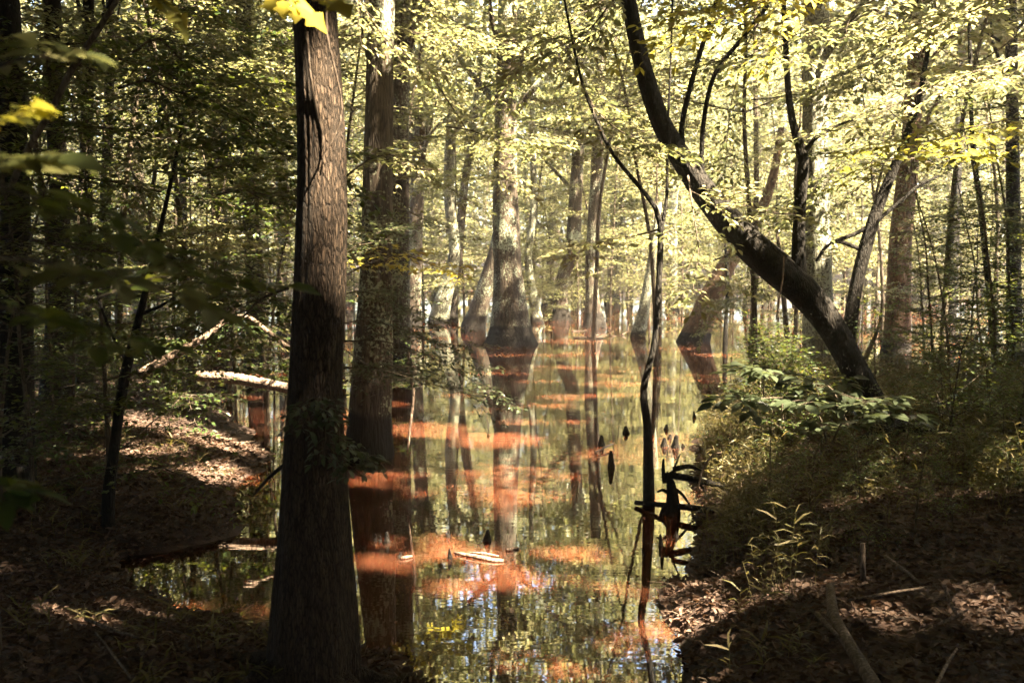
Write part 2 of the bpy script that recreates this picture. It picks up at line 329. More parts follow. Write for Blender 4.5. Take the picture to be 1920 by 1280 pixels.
for a in [(1800, 120, 11, 1.6), (1700, 150, 11, 1.5), (1800, 200, 12, 1.6), (1560, 60, 10, 1.3), (1400, 120, 12, 1.3), (1850, 240, 9, 1.0), (1500, 20, 9, 1.), (50, 200, 1.9, .2), (330, 30, 2.4, .25), (580, 5, 3, .3),
          (760, 470, 13, .5), (820, 520, 13, .5), (745, 300, 11, .3), (960, 350, 16, .8), (700, 200, 12, .4), (1260, 300, 11, .12), (1325, 350, 11, .12), (1560, 700, 5.6, .5), (1450, 720, 5.4, .6), (1620, 760, 5.2, .5), (1500, 700, 5.5, .5),
          (1000, 100, 14, 1.6), (850, 60, 14, 1.5), (150, 600, 9, .2), (1640, 720, 6, .3), (600, 790, 4.9, .1), (1540, 450, 20, 1.), (635, 60, 5.1, .22), (635, 160, 5.1, .22), (640, 260, 5.1, .22), (642, 360, 5.1, .2), (642, 460, 5.1, .18), (640, 560, 5.1, .12), (740, 250, 20, .8), (740, 400, 20, .6), (250, 150, 14, 1.2), (400, 300, 14, 1.2), (480, 130, 16, 1.5), (120, 350, 12, .8), (430, 450, 13, .8), (300, 60, 15, 1.5), (1200, 150, 13, 1.2), (1100, 60, 13, 1.3), (300, 680, 11, .7), (350, 650, 11, .8), (400, 620, 11, .6), (430, 710, 12.4, .9), (500, 718, 12.2, .8), (1530, 350, 20, 1.4), (1530, 200, 20, 1.4), (1690, 450, 26, .8)]: lit_p(*a)
LA = np.array(LIT)
def litness(X, Y):
    v = np.zeros(len(X))
    w = .25 * (fbm(X * 1.7 + 40, Y * 1.7, 3) - .5)
    for x, y, rx, ry in LA:
        v = np.maximum(v, 1.0 - np.hypot((X - x) / (rx + .16), (Y - y) / (ry + .17)) + w * .7)
    return v

# ------------------------------------------------------------------ trunks
def trunk_pts(D, px, extra_top=None, sink=.5, depth=None):
    """pixel polyline (x, y, width) at distance D, base first; continued upward out of the frame"""
    out = []
    for i, (x, y, w) in enumerate(px):
        d = D + (depth[i] if depth else 0)
        p = P(x, y, d); out.append((p.x, p.y, p.z, .5 * w * d / F))
    b, c = out[0], out[1]
    out[0] = b; out.insert(0, (b[0] - (c[0] - b[0]) * .1, b[1], min(b[2], hz(b[0], b[1])) - sink, b[3] * 1.08))
    if extra_top:
        t, s = out[-1], out[-2]; dx = (t[0] - s[0]) / max(.1, t[2] - s[2]); dx = max(-.25, min(.25, dx)); z = t[2]; k = 0
        H = extra_top
        while z < H - .5:
            st = min(3.0, H - z); z += st; k += 1; dx *= .8
            p = out[-1]; out.append((p[0] + dx * st + random.uniform(-.12, .12), p[1] + random.uniform(-.1, .1), z, max(.03, t[3] * (1 - .75 * (z - t[2]) / max(1, H - t[2])))))
    return out
def crown_arrays(cx, cy, z0, z1, rad, ncl, per, lsz, rg, flat=.35):
    """leaf clusters filling an uneven crown"""
    u = rg.random(ncl) ** .5; a = rg.random(ncl) * 2 * np.pi; zz = rg.random(ncl)
    prof = np.sin(np.pi * np.clip(.12 + .88 * zz, 0, 1)) ** .6
    lob = 1 + .3 * np.sin(3 * a + rg.random() * 6) * np.cos(2 * zz * 3)
    C = np.stack([cx + rad * u * prof * lob * np.cos(a), cy + rad * u * prof * lob * np.sin(a), z0 + (z1 - z0) * zz], 1)
    r = rg.uniform(.45, 1.1, ncl)
    ii = np.repeat(np.arange(ncl), per); n = len(ii)
    off = rg.normal(0, 1, (n, 3)) * .5; off[:, 2] *= flat
    tilt = rg.normal(0, .25, (ncl, 2)); off[:, 2] += (tilt[ii] * off[:, :2]).sum(1)
    pos = C[ii] + off * r[ii][:, None]
    ax = off * np.array([1, 1, .5]) + rg.normal(0, .35, (n, 3)); ax[:, 2] -= .15
    nr = np.array([0, 0, 1.0]) + rg.normal(0, .42, (n, 3))
    return pos, ax, nr, lsz * rg.uniform(.6, 1.25, n), C
def limbs_into(mb, top, C, rg, n, zlo):
    """limbs from the trunk axis out to some of the clusters"""
    A = np.array(top)
    for k in rg.choice(len(C), n, replace=False):
        c = C[k]; zb = max(zlo, c[2] - rg.uniform(1.0, 3.5)); j = np.argmin(np.abs(A[:, 2] - zb)); b = A[j]
        r0 = b[3] * rg.uniform(.25, .45); m = (b[:3] + c) / 2 + rg.normal(0, .3, 3); m[2] += .3
        mb.tube([(*b[:3], r0), (*m, r0 * .6), (*c, r0 * .2)], 6, .5, cap=False)
NEAR = []
NEARJOB = {}
def big_tree(name, label, D, px, mat, H=17, crown=None, n=20, flute=0.0, lobes=7, fl_h=1.0, rough=.05, step=.25, branches=(), depth=None, group=None, cat='tree', sink=.5, vines=(), leafm='leaf', seed=None):
    seed = seed if seed is not None else random.randint(0, 9999); rg = np.random.default_rng(seed)
    pts = trunk_pts(D, px, H, sink, depth); b = pts[1]
    t = empty(name, (b[0], b[1], max(0, hz(b[0], b[1]))), label, cat, group); o = np.array(t.location)
    mb = MB(); loc = [(p[0] - o[0], p[1] - o[1], p[2] - o[2], p[3]) for p in pts]
    A = mb.tube(loc, n, step, flute, lobes, fl_h, rough, seed=seed % 50)
    if crown == 'near': NEAR.append((t, A, seed)); 
    elif crown:
        z0, z1, rad, ncl, per, lsz = crown; tp = A[np.argmin(np.abs(A[:, 2] - (z0 + z1) / 2))]
        pos, ax, nr, sz, C = crown_arrays(tp[0], tp[1], z0, z1, rad, ncl, per, lsz, rg)
        limbs_into(mb, A, C, rg, 14, z0 - 2.5)
        w = pos + o; qx, qy = w[:, 0] - SX * w[:, 2], w[:, 1] - SY * w[:, 2]
        keep = rg.random(len(pos)) > np.clip((litness(qx, qy)) * 6, 0, 1)
        el = (w[:, 2] - CAM_H) / np.maximum(.1, w[:, 1])     # keep the overhead canopy out of the direct view of the near water
        pos, ax, nr, sz = pos[keep], ax[keep], nr[keep], sz[keep]
        leaves('crown', pos, ax, nr, sz, 'wide', M[leafm], t)
    if crown == 'near': NEARJOB[t] = (mb, mat)
    else: mb.build('trunk', M[mat], t)
    for bp in branches:
        bb = MB(); q_ = []
        for x, y, w_, *dd in bp:
            d = D + (dd[0] if dd else 0); p = P(x, y, d); q_.append((p.x - o[0], p.y - o[1], p.z - o[2], .5 * w_ * d / F))
        bb.tube(q_, 10, .12, rough=.05); bb.build('branch', M[mat], t)
    for vp in vines:
        bb = MB(); q_ = []
        for x, y, w_ in vp:
            d = D - .20; p = P(x, y, d); q_.append((p.x - o[0], p.y - o[1], p.z - o[2], .5 * w_ * d / F))
        bb.tube(q_, 6, .06); bb.build('vine', M['stick'], t)
    return t

CN = 'near'     # near canopy crown: z0, z1, radius, clusters, leaves each, leaf size
CF = (7.5, 17, 4.5, 150, 36, .24)
big_tree('foreground_tree', 'furrowed reddish brown trunk standing closest, with a thin vine down its right side', 5.2,
         [(585, 1300, 182), (586, 1240, 172), (587, 1150, 160), (588, 1000, 134), (588, 850, 114), (591, 700, 100), (600, 500, 98), (603, 300, 91), (597, 150, 85), (588, 0, 80), (582, -150, 78)],
         'bark_front', 15, CN, 120, .18, 5, .8, .07, .03, vines=[[(616, -30, 5), (612, 60, 5), (628, 130, 4), (641, 200, 4), (630, 250, 4), (607, 292, 4), (600, 330, 3)], [(575, 60, 6), (582, 140, 5), (592, 200, 6), (606, 260, 5), (600, 290, 4)]], seed=11)
big_tree('swamp_tree', 'straight grey trunk with a black waterline band, just right of the closest trunk', 12.6,
         [(690, 862, 92), (692, 780, 80), (699, 650, 72), (705, 500, 60), (708, 300, 54), (712, 100, 50), (716, -100, 46)], 'bark_grey', 17, CN, 40, .12, 6, .6, .05, .12, seed=12)
big_tree('swamp_tree', 'grey trunk pressed right behind the black banded trunk, its twin to the right', 21,
         [(746, 713, 56), (746, 650, 48), (745, 500, 43), (746, 300, 40), (748, 150, 38), (750, 0, 36)], 'bark_grey', 18, CN, 32, .1, 6, .6, .05, .2, seed=13)
big_tree('swamp_tree', 'slim straight trunk with one forked limb, right of the twin grey trunks', 39,
         [(774, 609, 36), (776, 570, 28), (778, 480, 27), (783, 350, 26), (790, 220, 24), (797, 80, 22), (800, 0, 20)], 'bark_grey', 20, CF, 16, .1, branches=[[(784, 330, 16), (796, 260, 14), (808, 210, 13), (818, 150, 11), (826, 60, 9)]], seed=14)
big_tree('swamp_tree', 'curving trunk with a sunlit pale swollen foot beside the water', 40,
         [(822, 606, 40), (826, 590, 38), (832, 560, 32), (847, 510, 24), (853, 460, 21), (845, 400, 20), (842, 330, 20), (846, 230, 18), (850, 100, 16)], 'bark_pale', 18, CF, 16, .2, seed=15)
big_tree('swamp_tree', 'dark slim trunk leaning right, directly behind the pale swollen foot', 41,
         [(844, 602, 34), (848, 570, 24), (856, 500, 20), (864, 420, 17), (872, 340, 15), (884, 270, 13), (892, 200, 11)], 'bark_grey', 14, None, 14, .2, seed=16)
big_tree('leaning_tree', 'short thick trunk leaning against the left side of the big flared cypress', 36,
         [(888, 612, 46), (896, 588, 37), (907, 550, 31), (922, 500, 29), (932, 460, 26), (940, 400, 20), (944, 330, 16)], 'bark_grey', None, None, 18, .3, seed=17)
big_tree('cypress_tree', 'big bald cypress with a wide flared base standing in open water at the centre', 30,
         [(957, 647, 104), (957, 636, 92), (957, 618, 80), (956, 595, 71), (954, 550, 60), (951, 500, 53), (949, 440, 50), (947, 360, 46), (947, 280, 42), (948, 180, 38), (950, 80, 36), (951, 0, 34)],
         'bark_grey', 21, (9, 19, 4.8, 200, 36, .25), 64, .20, 8, .8, .04, .12, seed=18)
big_tree('swamp_tree', 'pale crooked slim trunk just right of the big flared cypress', 41,
         [(1006, 606, 26), (1003, 580, 20), (995, 530, 16), (990, 480, 14), (998, 420, 13), (1001, 350, 12), (998, 260, 11)], 'bark_pale', 13, None, 12, .2, seed=19)
big_tree('swamp_tree', 'kinked mossy trunk with spreading roots, left of the straight black footed trunk', 42,
         [(1050, 603, 48), (1051, 585, 32), (1052, 545, 26), (1058, 510, 24), (1072, 480, 26), (1076, 430, 27), (1080, 350, 24), (1086, 250, 21), (1090, 150, 19), (1094, 0, 16)], 'bark_grey', 20, CF, 16, .3, seed=20)
big_tree('swamp_tree', 'straight trunk with a black foot and flared base, right of the kinked mossy one', 38,
         [(1115, 612, 46), (1114, 595, 36), (1111, 560, 26), (1108, 500, 22), (1113, 430, 24), (1119, 330, 23), (1123, 220, 20), (1128, 100, 18), (1131, 0, 17)], 'bark_grey', 20, CF, 16, .2, seed=21)
big_tree('slim_tree', 'dark slender crooked stem with a two way fork, standing alone in the water', 10,
         [(1217, 955, 24.0), (1216, 890, 20.8), (1214, 800, 16.0), (1207, 730, 13.6), (1226, 650, 11.2), (1234, 560, 11.2), (1238, 480, 11.2), (1240, 415, 13.6)], 'bark_dark', None, None, 14, .1, step=.08,
         branches=[[(1240, 425, 12.0), (1228, 388, 8.8), (1192, 342, 8.0), (1150, 290, 7.2), (1120, 230, 6.4), (1090, 150, 5.6), (1070, 60, 4.8), (1050, -40, 4.0)], [(1240, 425, 8.8), (1250, 370, 6.4), (1252, 250, 4.8), (1258, 100, 4.0), (1262, -40, 3.2)]], seed=22)
big_tree('leaning_tree', 'thick mossy stub of trunk leaning right, with a black foot in the sunlit water', 31,
         [(1300, 646, 64), (1306, 628, 56), (1320, 592, 48), (1340, 545, 42), (1362, 500, 34), (1392, 455, 26), (1425, 400, 20), (1450, 330, 16), (1465, 240, 12)], 'bark_rust', None, None, 20, .15, seed=23)
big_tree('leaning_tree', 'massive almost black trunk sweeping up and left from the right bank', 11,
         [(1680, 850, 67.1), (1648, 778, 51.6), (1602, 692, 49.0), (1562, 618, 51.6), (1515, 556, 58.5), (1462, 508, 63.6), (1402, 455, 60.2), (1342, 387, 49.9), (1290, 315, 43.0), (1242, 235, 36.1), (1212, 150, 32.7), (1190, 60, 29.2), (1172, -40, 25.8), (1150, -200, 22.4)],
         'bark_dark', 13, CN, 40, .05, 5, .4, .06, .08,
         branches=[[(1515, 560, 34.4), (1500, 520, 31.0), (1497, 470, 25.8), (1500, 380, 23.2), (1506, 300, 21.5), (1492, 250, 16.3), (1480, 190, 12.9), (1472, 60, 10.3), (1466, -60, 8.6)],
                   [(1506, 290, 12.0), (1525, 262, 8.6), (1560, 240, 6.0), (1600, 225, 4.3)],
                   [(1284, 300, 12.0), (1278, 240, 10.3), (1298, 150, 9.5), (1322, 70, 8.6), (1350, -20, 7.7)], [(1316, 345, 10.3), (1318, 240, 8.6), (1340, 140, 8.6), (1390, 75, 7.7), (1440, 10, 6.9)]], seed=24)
big_tree('lichen_tree', 'thick upright pale lichen spotted trunk behind the sweeping black one', 20,
         [(1535, 722, 66), (1536, 680, 60), (1534, 600, 56), (1531, 450, 52), (1528, 300, 48), (1529, 150, 45), (1531, -30, 42)], 'bark_pale', 18, CN, 32, .1, seed=25)
big_tree('swamp_tree', 'stout rusty brown trunk leaning slightly right, beyond the black leaning tree', 27,
         [(1678, 664, 56), (1681, 635, 50), (1684, 560, 45), (1688, 450, 41), (1698, 350, 38), (1708, 250, 34), (1716, 120, 30), (1722, 0, 26)], 'bark_rust', 18, CF, 28, .12, seed=26)
big_tree('leaning_tree', 'dark bent trunk leaning right, crossing in front of the rusty brown trunk', 14,
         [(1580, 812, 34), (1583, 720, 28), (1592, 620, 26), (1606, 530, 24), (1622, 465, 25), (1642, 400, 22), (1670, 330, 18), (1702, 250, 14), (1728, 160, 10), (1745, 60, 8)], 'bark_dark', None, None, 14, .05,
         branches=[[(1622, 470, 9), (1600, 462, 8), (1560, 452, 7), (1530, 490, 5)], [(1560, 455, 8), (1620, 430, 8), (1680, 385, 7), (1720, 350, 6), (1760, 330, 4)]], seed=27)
for lab, D, px, mt, H, cr in [
    ('grey trunk flared at its foot, just right of the rusty brown trunk', 60, [(1722, 566, 34), (1724, 540, 24), (1726, 440, 18), (1732, 330, 16), (1737, 200, 14)], 'bark_grey', 20, CF),
    ('wide footed cypress trunk standing in water, left of the thin black one at the right', 58, [(1758, 568, 44), (1757, 545, 32), (1754, 480, 23), (1748, 400, 18), (1746, 250, 15), (1748, 100, 13)], 'bark_grey', 21, CF),
    ('thin straight black trunk near the right edge of the water', 40, [(1784, 606, 17), (1787, 560, 15), (1790, 450, 15), (1796, 330, 13), (1798, 200, 12), (1800, 50, 10)], 'bark_dark', 15, None),
    ('very thin dark stem standing left of its closely spaced neighbour, behind the rusty trunk', 66, [(1640, 561, 12), (1641, 480, 10), (1645, 380, 9), (1648, 250, 8)], 'bark_dark', 14, None),
    ('very thin brown stem, right one of two close stems behind the rusty trunk', 64, [(1655, 563, 15), (1654, 480, 13), (1652, 380, 11), (1655, 250, 10)], 'bark_grey', 15, None),
    ('thin upright brown stem rising under the arch of the black leaning tree', 28, [(1412, 657, 20), (1413, 590, 13), (1415, 480, 11), (1418, 330, 10), (1416, 150, 8)], 'bark_stem', 12, None),
    ('thin short dark stem beside the mossy leaning stub', 27, [(1359, 662, 10), (1361, 600, 8), (1364, 520, 7), (1358, 440, 5)], 'bark_dark', None, None),
    ('thin slanting brown stem below the fork of the black leaning tree', 27, [(1478, 662, 13), (1473, 600, 10), (1466, 520, 9), (1458, 440, 7)], 'bark_stem', None, None),
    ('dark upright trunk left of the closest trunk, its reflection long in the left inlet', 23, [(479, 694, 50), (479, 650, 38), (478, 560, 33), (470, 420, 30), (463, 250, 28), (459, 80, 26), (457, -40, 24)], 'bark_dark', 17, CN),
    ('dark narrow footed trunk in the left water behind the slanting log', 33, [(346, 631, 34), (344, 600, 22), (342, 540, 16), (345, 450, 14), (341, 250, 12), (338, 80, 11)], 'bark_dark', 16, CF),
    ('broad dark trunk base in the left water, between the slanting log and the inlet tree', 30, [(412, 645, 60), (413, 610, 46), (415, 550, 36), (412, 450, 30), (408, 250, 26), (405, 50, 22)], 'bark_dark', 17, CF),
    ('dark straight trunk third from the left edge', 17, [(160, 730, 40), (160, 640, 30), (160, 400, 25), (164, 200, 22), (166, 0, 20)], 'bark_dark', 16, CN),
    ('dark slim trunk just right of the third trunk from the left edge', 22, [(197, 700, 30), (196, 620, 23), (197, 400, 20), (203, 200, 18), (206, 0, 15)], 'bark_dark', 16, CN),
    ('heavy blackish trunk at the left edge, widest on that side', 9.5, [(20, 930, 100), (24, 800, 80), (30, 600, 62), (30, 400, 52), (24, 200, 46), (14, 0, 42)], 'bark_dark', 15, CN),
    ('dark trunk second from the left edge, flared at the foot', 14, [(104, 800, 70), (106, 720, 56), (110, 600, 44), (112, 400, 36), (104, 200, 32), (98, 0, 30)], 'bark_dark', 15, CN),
    ('grey trunk with lit foot showing through leaves at the left', 30, [(268, 645, 44), (266, 600, 30), (262, 520, 26), (258, 350, 24), (255, 150, 20)], 'bark_grey', 16, CF),
    ('brown trunk crowded behind the leaves left of the closest trunk', 34, [(535, 628, 34), (533, 560, 26), (530, 400, 24), (526, 200, 20), (524, 30, 18)], 'bark_grey', 17, CF),
    ('faint grey trunk behind the first slim forked one, right of the twin trunks', 55, [(765, 574, 24), (764, 480, 20), (766, 330, 18), (768, 150, 16)], 'bark_grey', 18, CF),
    ('pale distant trunk between the two trunks standing side by side right of centre', 58, [(1100, 570, 18), (1100, 480, 15), (1102, 330, 14), (1102, 150, 12)], 'bark_grey', 18, CF),
    ('leaning bare sapling with pale sunlit bark, right of the dark forked stem', 33, [(1196, 632, 30), (1206, 590, 22), (1218, 520, 18), (1228, 450, 14), (1236, 380, 10)], 'bark_pale', None, None),
    ('thin pale trunk high up right of the sweeping black trunk, no foot in view', 50, [(1262, 583, 18), (1262, 450, 16), (1264, 250, 15), (1266, 100, 14), (1268, 0, 13)], 'bark_pale', 18, CF),
    ('dark crooked stem near the right edge among the leaves', 19, [(1868, 700, 16), (1860, 600, 13), (1848, 480, 12), (1838, 380, 11), (1830, 330, 10), (1822, 240, 8)], 'bark_dark', 9, None),
    ('dark upright trunk at the right edge, half hidden by leaves', 24, [(1905, 690, 34), (1902, 600, 28), (1900, 400, 25), (1898, 200, 22), (1895, 0, 20)], 'bark_dark', 16, CF),
]:
    big_tree('swamp_tree', lab, D, px, mt, H, cr, 16, .15 if 'foot' in lab else .08, rough=.05, step=.25)
big_tree('slim_tree', 'crooked dark stem leaning right from the left mud bank', 8.6,
         [(203, 945, 24), (212, 860, 20), (222, 780, 19), (235, 700, 19), (252, 630, 15), (272, 550, 12), (298, 440, 9), (325, 320, 7), (345, 220, 5)], 'bark_dark', None, None, 12, step=.08,
         branches=[[(262, 590, 7), (300, 575, 6), (330, 555, 4)], [(240, 680, 8), (215, 640, 6), (185, 560, 5), (170, 500, 4)]], seed=61)
big_tree('slim_tree', 'thin pale stem slanting up to the right across the upper left corner', 5.2,
         [(-30, 460, 14), (20, 350, 13), (55, 275, 12), (92, 215, 12), (135, 130, 12), (185, 55, 11), (232, -20, 9)], 'bark_stem', None, None, 10, step=.08, sink=1.5, seed=62)
# trees outside the frame whose crowns shade the near bank
for i, (x, y) in enumerate([(-5.5, 2.5), (5.5, 3.0), (-1.0, -5), (10.5, 10), (-11, 13), (9.5, -3), (-9, -4), (12.5, 4.5), (15, 17), (-16, 9), (-14, 20), (18, 11), (20, 22), (3.5, -9), (-5, -10), (16, 2), (-15, 0), (21, 29), (-19, 28), (14.5, 27)]):
    g = max(0, hz(x, y)); seed = 100 + i
    t = empty('swamp_tree', (x, y, g), 'tall leafy tree just outside the view, shading the near bank', 'tree', 'trees shading the near bank')
    mb = MB(); A = mb.tube([(0, 0, -.5, .3), (0, 0, 0, .26), (.1, 0, 5, .2), (.2, .1, 10, .14), (0, 0, 15, .05)], 14, .5, .15, rough=.05)
    NEAR.append((t, A, seed)); NEARJOB[t] = (mb, 'bark_grey')
def fill_canopy():
    rg = np.random.default_rng(91)
    nc = 14000
    X = rg.uniform(-22, 29, nc); Y = rg.uniform(-18, 34, nc); Z = rg.uniform(8.5, 15, nc)
    Z = np.maximum(Z, CAM_H + .30 * np.maximum(0, Y) + 1.0 + rg.uniform(0, 3, nc) * (Y > 20))
    dens = np.clip(1.05 - np.maximum(0, Y - 11) / 17, .10, 1) * np.where(X + Y * .15 > 14, .8, 1)
    k = rg.random(nc) < dens; X, Y, Z = X[k], Y[k], Z[k]; nc = len(X)
    top = np.array([np.array(t.location)[:2] + A[np.argmin(np.abs(A[:, 2] - 11)), :2] for t, A, _ in NEAR])
    own = np.argmin((X[:, None] - top[None, :, 0]) ** 2 + (Y[:, None] - top[None, :, 1]) ** 2, axis=1)
    for q, (t, A, seed) in enumerate(NEAR):
        idx = np.where(own == q)[0]; mb, mat = NEARJOB[t]; o = np.array(t.location)
        if len(idx):
            C = np.stack([X[idx], Y[idx], Z[idx]], 1); per = 46; ii = np.repeat(np.arange(len(C)), per); n = len(ii); r = rg.uniform(.6, 1.25, len(C))
            off = rg.normal(0, .55, (n, 3)); off[:, 2] *= .4; pos = C[ii] + off * r[ii][:, None]
            qx, qy = pos[:, 0] - SX * pos[:, 2], pos[:, 1] - SY * pos[:, 2]
            hole = np.clip(litness(qx, qy) * 6, 0, 1); keep = rg.random(n) > hole
            ax = off * np.array([1, 1, .5]) + rg.normal(0, .35, (n, 3)); ax[:, 2] -= .15
            nr = np.array([0, 0, 1.0]) + rg.normal(0, .42, (n, 3)); sz = .33 * rg.uniform(.6, 1.25, n)
            leaves('crown', pos[keep] - o, ax[keep], nr[keep], sz[keep], 'wide', M['leaf'], t)
            limbs_into(mb, A, C - o, rg, min(len(C), 16), 6)
        mb.build('trunk', M[mat], t)
fill_canopy()
def foot_roots(tree, D, px, py, angs, ln, r0, mat):
    o = np.array(tree.location); c = P(px, py, D)
    for k, a in enumerate(angs):
        mb = MB(); q = []
        for f in (0, .2, .45, .75, 1.0):
            aa = a + .35 * f * (1 if k % 2 else -1); x = c.x + math.cos(aa) * ln * f; y = D + math.sin(aa) * ln * f; g_ = hz(x, y)
            q.append((x - o[0], y - o[1], g_ + r0 * (1.6 * (1 - f) ** 2 + .1) - o[2], r0 * (1 - .7 * f)))
        mb.tube(q, 10, .05, rough=.15, seed=k); mb.build('root', M[mat], tree)
bt = {o['label']: o for o in COL.objects if o.type == 'EMPTY' and 'label' in o}
foot_roots(bt['furrowed reddish brown trunk standing closest, with a thin vine down its right side'], 5.2, 585, 1290, [-.4, -1.0, -1.9, -2.6, -3.3, .3], .62, .075, 'bark_front')
foot_roots(bt['massive almost black trunk sweeping up and left from the right bank'], 11, 1680, 848, [-.3, -1.1, -2.0, -2.9, .5], .8, .08, 'bark_dark')

# distant slim trees
protos = []
for k in range(3):
    rg = np.random.default_rng(200 + k)
    t = empty('distant_tree', (0, 0, 0), 'x', 'tree'); mb = MB(); w = (.32, .2, .25)[k]
    A = mb.tube([(0, 0, -.6, w * 1.5), (0, 0, .1, w * 1.25), (.05, 0, .8, w * .85), (.15 * (k - 1), 0, 4, w * .72), (.35 * (k - 1), .1, 9, w * .6), (.2, .1, 15, w * .35), (0, 0, 20, .05)], 12, .4, .15, rough=.05)
    pos, ax, nr, sz, C = crown_arrays(0, 0, 2.6, 20, 4.0, 220, 20, .26, rg); limbs_into(mb, A, C, rg, 14, 4)
    leaves('crown', pos, ax, nr, sz, 'wide', M['leaf'], t); mb.build('trunk', M['bark_grey'], t); protos.append(t)
used = [False] * 3
zones = [(-100, 420, 'slim distant trunk far back behind the dark leaves at the left', 12, 44, 88), (420, 900, 'slim distant trunk between the closest trunk and the big flared cypress', 13, 52, 90),
         (960, 1230, 'slim distant trunk between the big flared cypress and the dark forked stem', 10, 55, 90), (1240, 1560, 'slim distant trunk far back behind the sweeping black trunk', 11, 50, 90),
         (1560, 2050, 'slim distant trunk far back at the right beyond the rusty brown trunk', 14, 50, 90)]
for x0, x1, lab, cnt, d0, d1 in zones:
    for i in range(cnt):
        k = random.randrange(3); D = random.uniform(d0, d1); px = x0 + (i + random.uniform(.1, .9)) * (x1 - x0) / cnt
        o = protos[k] if not used[k] else copy_tree(protos[k]); used[k] = True
        p = G(px, 490 + CAM_H * F / D); o.location = (p.x, D, max(0, hz(p.x, D)) if D > 75 else 0); o.rotation_euler = (R(random.uniform(-3, 3)), R(random.uniform(-4, 4)), random.uniform(0, 6.28))
        s = random.uniform(.8, 1.2); o.scale = (s, s, s); tag(o, lab_n(lab, i, cnt), 'tree', 'distant trees ' + lab[19:])

# ------------------------------------------------------------------ leafy saplings
def spray(mb, L, start, d, length, rg, lsz, leaf_gap, r0, droop=.12, sub=True, width=.45):
    """a flat leafy branch: main axis, side twigs and leaves lying in near horizontal layers"""
    d = d / np.linalg.norm(d); n = max(5, int(length / .15)); p = start.copy(); pts = [(*p, r0)]; dd = d.copy()
    side = np.cross(dd, [0, 0, 1.0]); side /= np.linalg.norm(side) + 1e-9; stp = length / n
    def put(pp, ax, s):
        L.append((pp, ax, s))
    for i in range(n):
        dd = dd + rg.normal(0, .09, 3); dd[2] -= droop * stp * 1.2 if i > n * .3 else 0; dd /= np.linalg.norm(dd)
        p = p + dd * stp; f = (i + 1) / n; pts.append((*p, max(.0012, r0 * (1 - .85 * f))))
        if f > .15:
            tl = length * width * (1 - .7 * abs(f - .35)) * rg.uniform(.5, 1.1)
            for s in ((-1, 1) if sub else (rg.choice([-1, 1]),)):
                if sub:
                    td = side * s + dd * rg.uniform(.4, .9) + rg.normal(0, .12, 3); td /= np.linalg.norm(td); m = max(2, int(tl / leaf_gap)); q = p.copy()
                    tp = [(*q, max(.001, r0 * .3))]
                    for j in range(m):
                        q = q + td * leaf_gap; td = td + rg.normal(0, .07, 3); td[2] -= .02; tp.append((*q, .0012))
                        sd = np.cross(td, [0, 0, 1.0])
                        put(q + rg.normal(0, .01, 3), td * .6 + sd * (1 if j % 2 else -1) + rg.normal(0, .2, 3), lsz * rg.uniform(.6, 1.15))
                    put(q, td, lsz); mb.tube([tp[0], tp[len(tp) // 2], tp[-1]], 4, cap=False)
        put(p.copy(), side * (1 if i % 2 else -1) + dd * .5, lsz * rg.uniform(.7, 1.1))
    put(p, dd, lsz * 1.1); mb.tube(pts, 5, cap=False)
def finish_leaves(name, L, shape, mat, parent, rg, tilt=.3, cull_o=None):
    pos = np.array([l[0] for l in L]); ax = np.array([l[1] for l in L]); sz = np.array([l[2] for l in L])
    ax[:, 2] -= .12; nr = np.array([0, 0, 1.0]) + rg.normal(0, tilt, (len(L), 3))
    return leaves(name, pos, ax, nr, sz, shape, mat, parent)
def make_sapling(name, H, nb, blen, lsz, gap, mat, seed, zlow=.12, shape='rhomb', lean=.1, r=.03, up=.35):
    rg = np.random.default_rng(seed); t = empty(name, (0, 0, 0), 'x', 'sapling'); mb = MB(); L = []
    a0 = rg.random() * 6.28; pts = []
    for i in range(7):
        f = i / 6; pts.append((math.cos(a0) * lean * H * f * f + rg.normal(0, .03 * H * .3) * f, math.sin(a0) * lean * H * f * f + rg.normal(0, .03 * H * .3) * f, H * f - (.3 if i == 0 else 0), r * (1 - .85 * f) + .003))
    A = mb.tube(pts, 7, .2)
    for k in range(nb):
        f = zlow + (1 - zlow) * (k + rg.random()) / nb; b = A[min(len(A) - 1, int(f * len(A)))]
        a = k * 2.4 + rg.normal(0, .4); d = np.array([math.cos(a), math.sin(a), up * (1.4 * f)])
        ln = blen * (1 - .65 * f) * rg.uniform(.7, 1.2) + .2
        spray(mb, L, b[:3].copy(), d, ln, rg, lsz, gap, max(.004, b[3] * .5))
    finish_leaves('foliage', L, shape, mat, t, rg); mb.build('stem', M['bark_stem'], t); return t
PS = {
 'mid': [make_sapling('sapling', 6.5, 26, 2.2, .105, .085, M['leaf'], 301), make_sapling('sapling', 5.0, 24, 1.9, .10, .08, M['leaf'], 302), make_sapling('sapling', 8.0, 30, 2.6, .115, .095, M['leaf'], 303, .25)],
 'high': [make_sapling('understory_tree', 9.5, 26, 3.0, .115, .10, M['leaf'], 311, .48, lean=.22, r=.06, up=.2), make_sapling('understory_tree', 8.0, 24, 2.6, .11, .095, M['leaf'], 312, .45, lean=.22, r=.05, up=.15), make_sapling('understory_tree', 11, 30, 3.2, .12, .10, M['leaf'], 313, .5, lean=.22, r=.07, up=.25)],
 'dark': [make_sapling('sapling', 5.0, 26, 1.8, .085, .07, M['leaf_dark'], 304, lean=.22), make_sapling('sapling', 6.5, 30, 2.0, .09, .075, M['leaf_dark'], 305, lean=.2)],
 'low': [make_sapling('shrub', 1.3, 20, .8, .055, .05, M['leaf_dark'], 306, .05, r=.012, up=.8), make_sapling('shrub', .9, 18, .6, .05, .045, M['leaf_dark'], 307, .05, r=.01, up=.9)],
}
PU = {k: [False] * len(v) for k, v in PS.items()}
